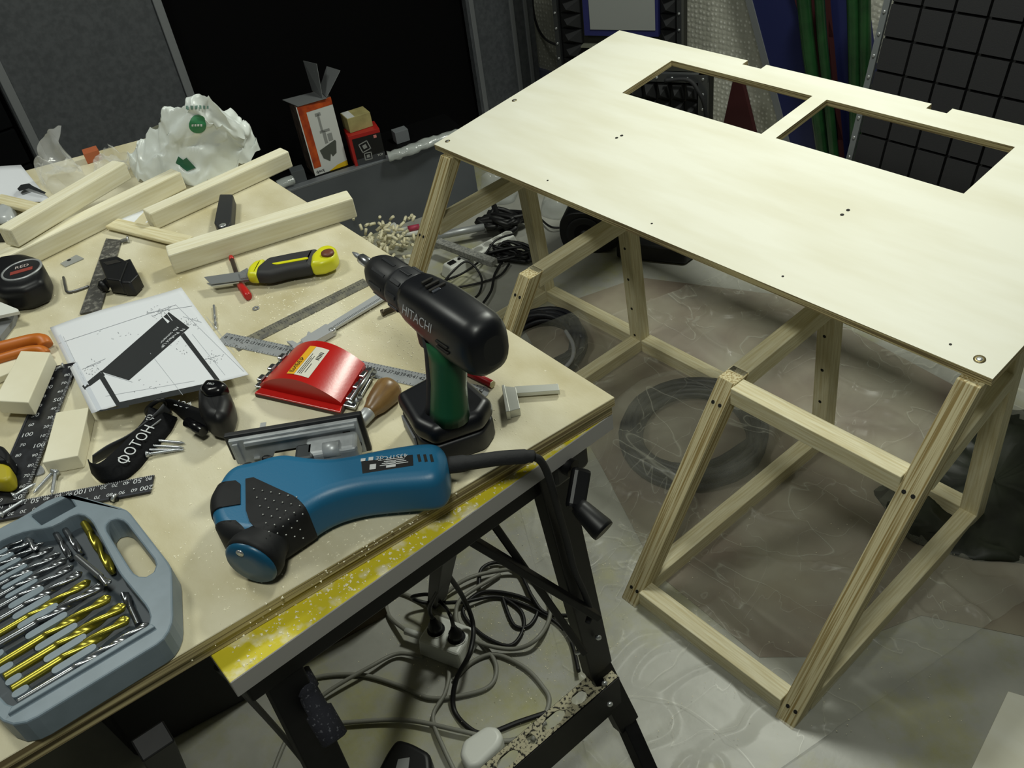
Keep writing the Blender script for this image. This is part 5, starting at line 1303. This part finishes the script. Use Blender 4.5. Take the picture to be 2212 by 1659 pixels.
for x, z in ((.155, .052), (.165, .030)): B().box((x, -.0048, z), (.010, .003, .005)).build('slot', HOLE, jig, Jm)
ba, bb2 = bt(*c5(((500, 212),))[0], .04), bt(*c5(((452, 475),))[0], .036)
bar('blade', ba, bb2, .008, .0014, mat('white_metal_blade', 'C9CCCD', .3, .6), jig, bev=0)
B().box((0, 0, 0), (.03, .022, .026), jig.matrix_basis @ Matrix.Identity(4)).build('blade_clamp', SHO, jig, Matrix.Translation(bt(*c5(((480, 500),))[0], .04) - jig.location), bev=.005) if False else None
onjig(((330, 510), (400, 480), (425, 490), (420, 560), (320, 590)), .02, .052, 'blade_guard', mat('smoke_plastic', '2A2C2E', .25), .004)
onjig(((425, 495), (470, 480), (560, 470), (540, 490), (470, 545), (425, 560)), .02, .058, 'gear_cover', SHO, .003)
onjig(((470, 455), (500, 435), (560, 435), (572, 460), (520, 475), (475, 480)), .03, .062, 'release_lever', BLACK, .004)
# cord
cp0 = bt(*c5(((1835, 520),))[0], .036)
B().tube(spline([cp0, bt(1010, 1000, .034), bt(1080, 990, .030), bt(1140, 986, .022), bt(1150, 986, .020)], 6), [.0115] * 6 + [.010] * 12 + [.0085] * 7, 12).build('cord_sleeve', BLACKR, jig, world=True)
B().tube(spline([bt(1146, 986, .020), at(1164, 992, 1.01), at(1178, 1012, .985), at(1190, 1045, .95), at(1205, 1100, .88), at(1225, 1170, .78), at(1240, 1230, .70), at(1262, 1280, .62), at(1275, 1320, .56), at(1270, 1345, .54)], 6), .0055, 10).build('power_cord', BLACKR, jig, world=True)

# ---- cordless drill standing on its battery
DR = thing('cordless_drill', 'black and green cordless drill driver standing on its battery', 'drill', Matrix.Translation(Vector((1.322, -.920, BZ + .0008))))
tail, nose = at(1062, 752, 1.2), at(805, 575, 1.2)
ax = (nose - tail).normalized(); DM = DR.matrix_basis.inverted() @ along(tail, nose)
LD = (nose - tail).length; kf = LD / .268
DBL = mat('drill_black', '0E1015', .38, spec=.45); DGR = mat('drill_green', '154A2C', .4)
def rings_x(st, n=24, p=2.6):
    R = []
    for x, hy, hz, cz_ in st:
        rr = []
        for k in range(n):
            a = 2 * math.pi * k / n; c_, s_ = math.cos(a), math.sin(a)
            rr.append((x * kf, hy * abs(c_) ** (2 / p) * (1 if c_ > 0 else -1), cz_ + hz * abs(s_) ** (2 / p) * (1 if s_ > 0 else -1)))
        R.append(rr)
    return R
B().rings(rings_x([(-.004, .014, .020, -.002), (.0, .024, .032, -.002), (.006, .029, .038, -.002), (.02, .033, .042, -.003), (.06, .0345, .043, -.003), (.10, .034, .041, -.001), (.13, .0325, .036, .0), (.150, .0315, .033, 0), (.158, .030, .031, 0)], p=2.7)).build('motor_housing', DBL, DR, DM)
B().rings(rings_x([(.156, .029, .029, 0), (.162, .0305, .0305, 0), (.186, .0305, .0305, 0), (.192, .029, .029, 0)], p=2)).build('clutch_ring', mat('clutch_black', '1C1E22', .5), DR, DM)
for k in range(10):
    a = 2 * math.pi * k / 10
    B().box((.174 * kf, 0, .0305), (.022, .006, .003), Matrix.Rotation(a, 4, 'X')).build('clutch_rib', mat('clutch_black', '1C1E22', .5), DR, DM, bev=.001)
B().rings(rings_x([(.190, .026, .026, 0), (.196, .0285, .0285, 0), (.230, .028, .028, 0), (.246, .025, .025, 0), (.260, .018, .018, 0), (.267, .0115, .0115, 0)], p=2)).build('chuck', mat('chuck_black', '121316', .5), DR, DM)
for k in range(9):
    a = 2 * math.pi * k / 9
    B().box((.216 * kf, 0, .0282), (.03, .004, .0016), Matrix.Rotation(a, 4, 'X')).build('chuck_rib', mat('clutch_black', '1C1E22', .5), DR, DM)
B().lathe([(.0075, .264 * kf), (.0075, .297 * kf), (.006, .300 * kf)], n=12).build('bit_holder', CHR, DR, DM)
B().lathe([(.0036, .298 * kf), (.0036, .312 * kf), (.0024, .317 * kf), (.0012, .322 * kf)], n=8).build('screwdriver_bit', STEELD, DR, DM)
# top vents, side groove, side vents, name
for k in range(3): B().box((.100 * kf + .011 * k, .0, .0405), (.004, .024 - .004 * k, .004)).build('vent_slot', HOLE, DR, DM, bev=.0008)
B().box((.098 * kf, .004, .0395), (.008, .012, .004)).build('speed_switch', mat('switch_grey', '3A3D44', .3), DR, DM, bev=.001)
sd = 1 if (along(tail, nose).col[1].to_3d()).y < 0 else -1
for dz in (-.008, .0, ): B().box((.055 * kf, sd * .0345, dz - .004), (.024, .003, .003)).build('side_vent', HOLE, DR, DM)
tm = axes(Vector((.104 * kf, sd * .0350, .006)), (-1, 0, 0) if True else 0, (0, 0, 1), (0, sd, 0))
x_ = Vector((-1, 0, 0)); z_ = Vector((0, sd * .93, .36)).normalized(); y_ = z_.cross(x_)
if y_.z < 0: x_ = -x_; y_ = z_.cross(x_)
B().text('HITACHI', .017, axes(Vector((.104 * kf, sd * .0352, .010)), x_, y_, z_)).build('lettering', mat('silver_print', '9B9EA2', .4), DR, DM)
# handle
def ell(c0, rx, ry, n=20): return [Vector((c0.x + rx * math.cos(2 * math.pi * k / n), c0.y + ry * math.sin(2 * math.pi * k / n), c0.z)) for k in range(n)]
hb, ht = Vector((1.352, -.926, BZ + .062)), Vector((1.352, -.905, BZ + .175))
R_ = [ell(hb.lerp(ht, t_), rx, ry) for t_, rx, ry in ((0, .031, .026), (.15, .030, .0235), (.45, .028, .0215), (.8, .031, .023), (1, .036, .025))]
B().rings(R_).build('handle', DGR, DR, world=True)
R_ = [ell(hb.lerp(ht, t_) + Vector((-.018, 0, 0)), rx, ry * .9) for t_, rx, ry in ((0, .020, .026), (.15, .0165, .0235), (.45, .0155, .0215), (.8, .0165, .023), (1, .020, .025))]
B().rings(R_).build('grip_pad', mat('grip_black', '15161A', .7), DR, world=True)
tr = hb.lerp(ht, .85) + Vector((-.042, 0, .004)); B().box((0, 0, 0), (.022, .022, .034), Matrix.Translation(tr)).build('trigger', BLACK, DR, world=True, bev=.007, seg=3)
# battery foot
fo_ = [Vector(q) for q in ((1.262, -.948), (1.330, -.968), (1.362, -.962), (1.386, -.900), (1.372, -.870), (1.300, -.862), (1.268, -.880))]
B().pillow([(p.x, p.y) for p in fo_], BZ + .0008, BZ + .034, .004, step=.005).build('battery', mat('battery_black', '191A1D', .5), DR, world=True)
B().pillow([((p.x - 1.324) * 1.03 + 1.324, (p.y + .918) * 1.03 - .918) for p in fo_], BZ + .034, BZ + .066, .012, step=.005).build('battery_mount', DBL, DR, world=True)
n0, n1 = Vector((1.266, -.9505, BZ + .017)), Vector((1.318, -.9665, BZ + .017))
bar('battery_label', n0, n1, .003, .022, mat('battery_grey', '6F7073', .5), DR, bev=.001)

# ---- red sanding block with metal clips
t = thing('sanding_block', 'red metal sanding block with a yellow and white sticker', 'sanding block', Matrix.Translation(bt(660, 840, 0)))
s00, s10, s01, s11 = bt(553, 858), bt(738, 900), bt(640, 766), bt(796, 803)
REDM = mat('red_enamel', 'B3150F', .3, spec=.6, bump=.04, scale=200)
def sand(u, v, top_=True):
    p = s00.lerp(s10, u).lerp(s01.lerp(s11, u), v)
    z = .012 + .030 * math.sin(math.pi * min(1, max(0, u))) ** .8
    return Vector((p.x, p.y, BZ + z))
bs = B(); bs.grid(lambda u, v: sand(.02 + .96 * u, .12 + .88 * v), 24, 8)
bs.grid(lambda u, v: (lambda p: Vector((p.x, p.y, BZ + .008 + (p.z - BZ - .008) * v)))(sand(.02 + .96 * u, .12)) , 24, 3)
bs.grid(lambda u, v: (lambda p: Vector((p.x, p.y, BZ + .008 + (p.z - BZ - .008) * v)))(sand(.02 + .96 * u, 1.)) , 24, 3)
for e in (.02, .98): bs.grid(lambda u, v, e=e: (lambda p: Vector((p.x, p.y, BZ + .008 + (p.z - BZ - .008) * v)))(sand(e, .12 + .88 * u)), 8, 2)
bs.build('shell', REDM, t, world=True)
B().prism([p.to_2d() for p in (s00, s10, s11, s01)], BZ + .0008, BZ + .006).build('pad', mat('grey_felt', '4A3B33', .9), t, world=True)
q_ = [s00.lerp(s10, .0).lerp(s01.lerp(s11, 0), 0), s00.lerp(s10, 1.).lerp(s01.lerp(s11, 1), 0), s00.lerp(s10, .98).lerp(s01.lerp(s11, .98), .14), s00.lerp(s10, .02).lerp(s01.lerp(s11, .02), .14)]
B().prism([p.to_2d() for p in q_], BZ + .006, BZ + .009).build('flange', REDM, t, world=True, bev=.001)
def stick(us, vs, m, name, dz=.0005):
    bs = B(); bs.grid(lambda u, v: sand(us[0] + (us[1] - us[0]) * u, vs[0] + (vs[1] - vs[0]) * v) + Vector((0, 0, dz)), 6, 6); return bs.build(name, m, t, world=True)
stick((.36, .62), (.22, .86), mat('sticker_white', 'D2CFC2', .5), 'sticker'); stick((.36, .45), (.22, .86), mat('sticker_yellow', 'E0A81C', .5), 'sticker_band', .0009)
a, b_ = sand(.405, .25), sand(.405, .60); x_ = (b_ - a).normalized(); nz1 = (sand(.46, .4) - sand(.36, .4)).normalized(); z_ = nz1.cross(x_) ; z_ = z_ if z_.z > 0 else -z_; y_ = z_.cross(x_)
B().text('БИБЕР', .011, axes((a + b_) / 2 + z_ * .0016, x_, y_, z_)).build('lettering', PK, t, world=True)
bs = B()
for k, (uu, v0, v1) in enumerate(((.475, .26, .7), (.495, .26, .62), (.515, .26, .66), (.545, .3, .5))):
    bs.grid(lambda u, v, uu=uu, v0=v0, v1=v1: sand(uu + .006 * u, v0 + (v1 - v0) * v) + Vector((0, 0, .0009)), 1, 5)
for k in range(6): bs.grid(lambda u, v, k=k: sand(.55 + .045 * u, .60 + .03 * k + .014 * v) + Vector((0, 0, .0009)), 2, 1)
bs.build('sticker_print', PK, t, world=True)
CLIP = mat('bright_clip', 'A9ACAF', .28, 1.)
for u0, u1, hgt in ((1.0, 1.13, .012), (-.06, .03, .010)):
    p = [s00.lerp(s10, u).lerp(s01.lerp(s11, u), v) for u, v in ((u0, .12), (u1, .12), (u1, .95), (u0, .95))]
    B().prism([q.to_2d() for q in p], BZ + .007, BZ + hgt).build('clip_plate', CLIP, t, world=True, bev=.001)
    for v in (.25, .5, .75):
        q = s00.lerp(s10, (u0 * .6 + u1 * .4)).lerp(s01.lerp(s11, (u0 * .6 + u1 * .4)), v); B().box((0, 0, 0), (.010, .014, .008), frame(Vector((q.x, q.y, BZ + hgt + .004)), Vector((q.x + (s10 - s00).x, q.y + (s10 - s00).y, 0)))).build('clip_tab', CLIP, t, world=True, bev=.002)
for v in (.28, .85):
    q = s00.lerp(s10, 1.10).lerp(s01.lerp(s11, 1.10), v) + Vector((0, 0, .012))
    B().lathez([(.010, 0), (.010, .003), (.004, .004), (.004, .010)], Matrix.Translation(Vector((q.x, q.y, BZ + .012))), n=14).build('wing_nut', CLIP, t, world=True)
a = s00.lerp(s10, 1.08).lerp(s01.lerp(s11, 1.08), .15); b_ = s00.lerp(s10, 1.1).lerp(s01.lerp(s11, 1.1), .9)
B().tube(spline([Vector((a.x, a.y, BZ + .018)), Vector((a.lerp(b_, .5).x + .008, a.lerp(b_, .5).y, BZ + .026)), Vector((b_.x, b_.y, BZ + .016))], 6), .0038, 8).build('clamp_lever', CLIP, t, world=True)
# wire bow on the far left side
B().tube(spline([sand(.0, .3), bt(606, 790, .012), bt(628, 757, .008)], 5), .0022, 6).build('wire_bow', CLIP, t, world=True)
# ---- wooden handled awl
t = thing('wooden_handle_awl', 'awl with a turned wooden handle beside the red sanding block', 'awl', Matrix.Translation(bt(810, 880, 0)))
a, b_ = bt(792, 897, .016), bt(848, 832, .020); AM_ = t.matrix_basis.inverted() @ along(a, b_); La = (b_ - a).length
B().lathe([(.009, 0), (.012, .012), (.0165, La * .35), (.0205, La * .68), (.0215, La * .85), (.017, La * .97), (.008, La * 1.03)], n=24).build('handle', mat('varnished_wood', '86683E', .35, col2='6B5030', scale=8, stretch=(1, 12, 12)), t, AM_)
B().lathe([(.0065, -.014), (.0095, -.012), (.0105, .004), (.010, .010)], n=20).build('ferrule', ALU, t, AM_)
B().lathe([(.0012, -.05), (.003, -.03), (.0042, -.012)], n=10).build('spike', STEELD, t, AM_)
# ---- vernier caliper
t = thing('vernier_caliper', 'satin steel vernier caliper lying behind the sanding block', 'caliper', Matrix.Translation(bt(700, 700, 0)))
CALM = mat('caliper_steel', 'B7BABD', .4, .35)
Lq = lambda poly, h0, h1, name, m=CALM: B().prism(bpoly(c4(poly), h1), BZ + h0, BZ + h1).build(name, m, t, world=True, bev=.0006)
Lq(((832, 1058), (1590, 590), (1660, 625), (868, 1095)), .004, .009, 'beam')
Lq(((905, 998), (1120, 865), (1185, 890), (1200, 915), (965, 1048), (930, 1030)), .002, .013, 'slider')
Lq(((860, 1088), (965, 1045), (1110, 1098), (1120, 1122), (1080, 1138), (900, 1108)), .003, .008, 'jaw')
Lq(((940, 1050), (1000, 1030), (1120, 1105), (1120, 1122)), .003, .0085, 'jaw')
Lq(((785, 1012), (840, 1008), (890, 1040), (850, 1062)), .003, .008, 'jaw'); Lq(((955, 965), (968, 930), (990, 935), (985, 965)), .003, .009, 'thumb_grip')
B().lathez([(.006, 0), (.006, .007), (.003, .008)], Matrix.Translation(bt(*c4(((1183, 940),))[0], .006)), n=12).build('lock_screw', STEEL, t, world=True)
bs = B(); p0, p1 = bt(*c4(((1180, 895),))[0], .0093), bt(*c4(((1600, 640),))[0], .0093)
for k in range(40): bs.box((0, 0, 0), (.0005, .005, .0003), frame(p0.lerp(p1, k / 40), p1))
bs.build('graduations', INK, t, world=True, kind='stuff')
# ---- hex bit, pencil, square
p0, p1 = bt(824, 677, .006), bt(856, 664, .006); tag(B().tube([p0, p0.lerp(p1, .18), p0.lerp(p1, .2), p1], [.006, .006, .0045, .0045], 6).build('hex_bit', mat('brown_steel', '4E4638', .4, .8)), 'short dark hex bit lying beside the drill clutch', 'bit')
t = thing('carpenter_pencil', 'red carpenter pencil lying behind the cordless drill', 'pencil', Matrix.Translation(bt(1030, 815, 0)))
p0, p1 = bt(960, 778, .006), bt(1063, 830, .006)
B().tube([p0, p1], .0062, 6).build('shaft', mat('pencil_red', 'A3141C', .35), t, world=True)
B().tube([p1, p1 + (p1 - p0).normalized() * .0015], .0058, 6).build('cut_end', PINE, t, world=True)
c6 = cz(740, 500, 3.568)
t = thing('machinist_square', 'small steel machinist square on the bench corner', 'square', Matrix.Translation(bt(1120, 860, 0)))
SQM = mat('ground_steel', 'C4C6BE', .35, .45)
B().prism(bpoly(c6(((1232, 1188), (1335, 1200), (1368, 1362), (1288, 1384))), .014), BZ + .0008, BZ + .014).build('stock', SQM, t, world=True, bev=.0008)
B().prism(bpoly(c6(((1226, 1186), (1248, 1180), (1290, 1385), (1258, 1392))), .016), BZ + .0008, BZ + .0165).build('stock_edge', SQM, t, world=True, bev=.0008)
B().prism(bpoly(c6(((1325, 1192), (1662, 1172), (1672, 1222), (1345, 1246))), .011), BZ + .004, BZ + .011).build('blade', SQM, t, world=True, bev=.0006)
# ================================================================== plastic bags and sawdust
from mathutils.bvhtree import BVHTree
WBAG = bpy.data.materials.new('white_shopping_bag'); WBAG.use_nodes = True
nt = WBAG.node_tree; pb = nt.nodes['Principled BSDF']; pb.inputs['Base Color'].default_value = lin('E3E9E6'); pb.inputs['Roughness'].default_value = .28
pb.inputs['Alpha'].default_value = .86; pb.inputs['Subsurface Weight'].default_value = 0.0; pb.inputs['Transmission Weight'].default_value = 0.0
def draped(name, base, ridge, z0, hs, m, seed, amp, n=26, k=40):
    """bag surface: ring footprint (pixels on the bench) rising to a folded ridge polyline (pixels with heights)"""
    P = smooth_poly([bt(*q).to_2d() for q in base], .006, 3)
    ridge_p = spline([bt(q[0], q[1], q[2]) for q in ridge], 10)
    R = []
    tops = []
    for p in P:
        v = Vector((p.x, p.y, 0)); best = min(ridge_p, key=lambda r_: (Vector((r_.x, r_.y, 0)) - v).length); tops.append(best)
    N = len(P)
    for _ in range(3): tops = [(tops[i - 1] + tops[i] * 2 + tops[(i + 1) % N]) / 4 for i in range(N)]
    for j in range(n + 1):
        t_ = j / n; ring = []
        for p, q in zip(P, tops):
            b0 = Vector((p.x, p.y, BZ + .003))
            bulge = math.sin(t_ * math.pi) * .10
            c_ = b0.lerp(q, t_ ** 1.2); c_.z = b0.z + (q.z - b0.z) * min(1, t_ ** .75)
            nv = noise.noise_vector(c_ * 9 + Vector((seed, 0, 0))) * amp + noise.noise_vector(c_ * 23 + Vector((seed, 5, 0))) * amp * .6 + noise.noise_vector(c_ * 55 + Vector((seed, 8, 0))) * amp * .22
            rg = 1 - 1.6 * abs(noise.noise(c_ * 16 + Vector((0, seed, 0)))) - 1.2 * abs(noise.noise(c_ * 34 + Vector((seed, seed, 0))))
            c_ += nv * min(1, .15 + t_ * 2) + Vector((0, 0, amp * .8 * (rg - .3)))
            c_.z = max(c_.z, BZ + .0025); ring.append(c_)
        R.append(ring)
    return B().rings(R, caps=False).build(name, m)
bagw = draped('shopping_bag', ((285, 372), (300, 395), (345, 408), (380, 398), (430, 405), (480, 385), (545, 352), (566, 330), (545, 305), (470, 290), (380, 300), (310, 330)),
              ((288, 340, .04), (335, 300, .09), (392, 232, .155), (430, 222, .165), (480, 243, .14), (530, 268, .12), (572, 288, .10)), 0, 0, WBAG, 4.2, .024, n=44)
tag(bagw, 'crumpled white plastic shopping bag with green prints behind the pine lengths', 'bag')
dg = bpy.context.evaluated_depsgraph_get()
def print_on(obj, polys, m, name, dz=.002):
    """print flat shapes onto the bag surface"""
    vs = [obj.matrix_world @ v.co for v in obj.data.vertices]; tree = BVHTree.FromPolygons(vs, [tuple(p.vertices) for p in obj.data.polygons])
    b_ = B()
    for poly in polys:
        cx = sum(p[0] for p in poly) / len(poly); cy = sum(p[1] for p in poly) / len(poly); K = 6; R = []
        ok = True
        for j in range(K + 1):
            ring = []
            for p in poly:
                q = (cx + (p[0] - cx) * (1 - j / K * .98), cy + (p[1] - cy) * (1 - j / K * .98)); d = ray(*q).normalized()
                h = tree.ray_cast(CAM_LOC, d)
                if h[0] is None: ok = False; break
                nrm = h[1] if h[1].dot(d) < 0 else -h[1]
                ring.append(h[0] + nrm * dz)
            if not ok: break
            R.append(ring)
        if ok: b_.rings(R, caps=False)
    if b_.f: b_.build(name, m, obj, world=True)
el = lambda cx, cy, rx, ry, n=22, egg=0.: [(cx + rx * math.cos(2 * math.pi * k / n) * (1 + egg * math.sin(2 * math.pi * k / n)), cy + ry * math.sin(2 * math.pi * k / n)) for k in range(n)]
GP = mat('print_green', '2F7A4E', .45)
print_on(bagw, [el(427, 267, 18, 20, egg=.15)], GP, 'green_logo')
print_on(bagw, [[(381, 352), (386, 338), (397, 345), (404, 340), (424, 362), (405, 370), (392, 362)]], mat('print_dark_green', '245C41', .45), 'green_print')
print_on(bagw, [[(414 + 6 * k, 268), (418 + 6 * k, 268), (418 + 6 * k, 272), (414 + 6 * k, 272)] for k in range(4)], PW, 'logo_lettering', .0032)
print_on(bagw, [[(395 + 8.5 * k, 236 - k * .2), (400 + 8.5 * k, 236 - k * .2), (400 + 8.5 * k, 229 - k * .2), (395 + 8.5 * k, 229 - k * .2)] for k in range(7)], mat('print_teal_grey', '6B8A80', .5), 'lettering', .0028)
CBAG = mat('clear_cellophane', 'F2F4F4', .08, alpha=.26, spec=1., bump=.5, scale=30)
o = draped('cellophane_bag', ((92, 405), (120, 430), (165, 425), (190, 405), (185, 380), (150, 372), (110, 380)), ((102, 335, .08), (128, 282, .14), (165, 290, .135), (186, 335, .08)), 0, 0, CBAG, 9.1, .026)
tag(o, 'clear cellophane bag standing beside the loose papers', 'bag')
o = draped('cellophane_bag', ((205, 395), (235, 405), (275, 390), (290, 370), (270, 355), (225, 362)), ((216, 345, .06), (226, 255, .16), (246, 270, .14), (282, 335, .06)), 0, 0, CBAG, 2.7, .024)
tag(o, 'clear cellophane bag with a pointed top beside the white shopping bag', 'bag')
t = thing('orange_carton', 'small orange carton standing behind the clear bags', 'box', Matrix.Translation(bt(205, 350, 0)))
B().prism(bpoly(((190, 355), (222, 345), (216, 335), (186, 344)), 0), BZ + .001, BZ + .025).build('carton', mat('orange_card', 'A85A38', .6), t, world=True)
# sawdust on the boards, jaw and floor
random.seed(21); b_ = B()
def chip(p, s_):
    a = random.uniform(0, 6.28); e = [Vector((math.cos(a + k * 2.1) * s_ * random.uniform(.5, 1.2), math.sin(a + k * 2.1) * s_ * random.uniform(.4, 1), 0)) for k in range(3)]
    b_.add([p + e[0], p + e[1], p + e[2], p + Vector((0, 0, s_ * .35))], [(0, 1, 3), (1, 2, 3), (2, 0, 3)])
cent = [((700, 680), 120, 900), ((880, 760), 90, 350), ((620, 560), 90, 250), ((330, 560), 140, 250), ((560, 1200), 160, 450), ((800, 1130), 110, 300), ((150, 680), 90, 150), ((420, 950), 120, 150), ((1000, 900), 120, 120), ((640, 690), 60, 400)]
Mb = along(c_near, c_near + ex).inverted()
for (px, py), s_, n in cent:
    for _ in range(n):
        q = (random.gauss(px, s_), random.gauss(py, s_ * .6))
        p = bt(*q, .0002); l = Mb @ p
        if l.x < .01 or l.y * (1 if (Mb @ nl).y > 0 else -1) < .01: continue
        chip(p, random.choice((.0008, .0012, .0016, .0026)))
tag(b_.build('sawdust', mat('sawdust', 'F3EDD2', .8)), 'pale sawdust scattered over the plywood board', 'sawdust', kind='stuff')
b_ = B()
for _ in range(700):
    u_ = random.random() ** .8; p = JM @ Vector((.02 + u_ * (JL - .05), random.uniform(.004, .05), .0003))
    chip(p, random.choice((.0012, .002, .003)))
tag(b_.build('jaw_sawdust', mat('sawdust', 'F3EDD2', .8)), 'sawdust lying on the yellow jaw of the workbench', 'sawdust', kind='stuff')
b_ = B()
for _ in range(900):
    q = (random.gauss(1120, 130), random.gauss(1280, 120)); p = at(*q, .0004)
    chip(p, random.choice((.0012, .002, .003)))
for _ in range(300):
    chip(at(random.uniform(900, 2100), random.uniform(1100, 1600), .012), random.choice((.0012, .002)))
tag(b_.build('floor_sawdust', mat('sawdust', 'F3EDD2', .8)), 'sawdust scattered over the floor under the bench', 'sawdust', kind='stuff')
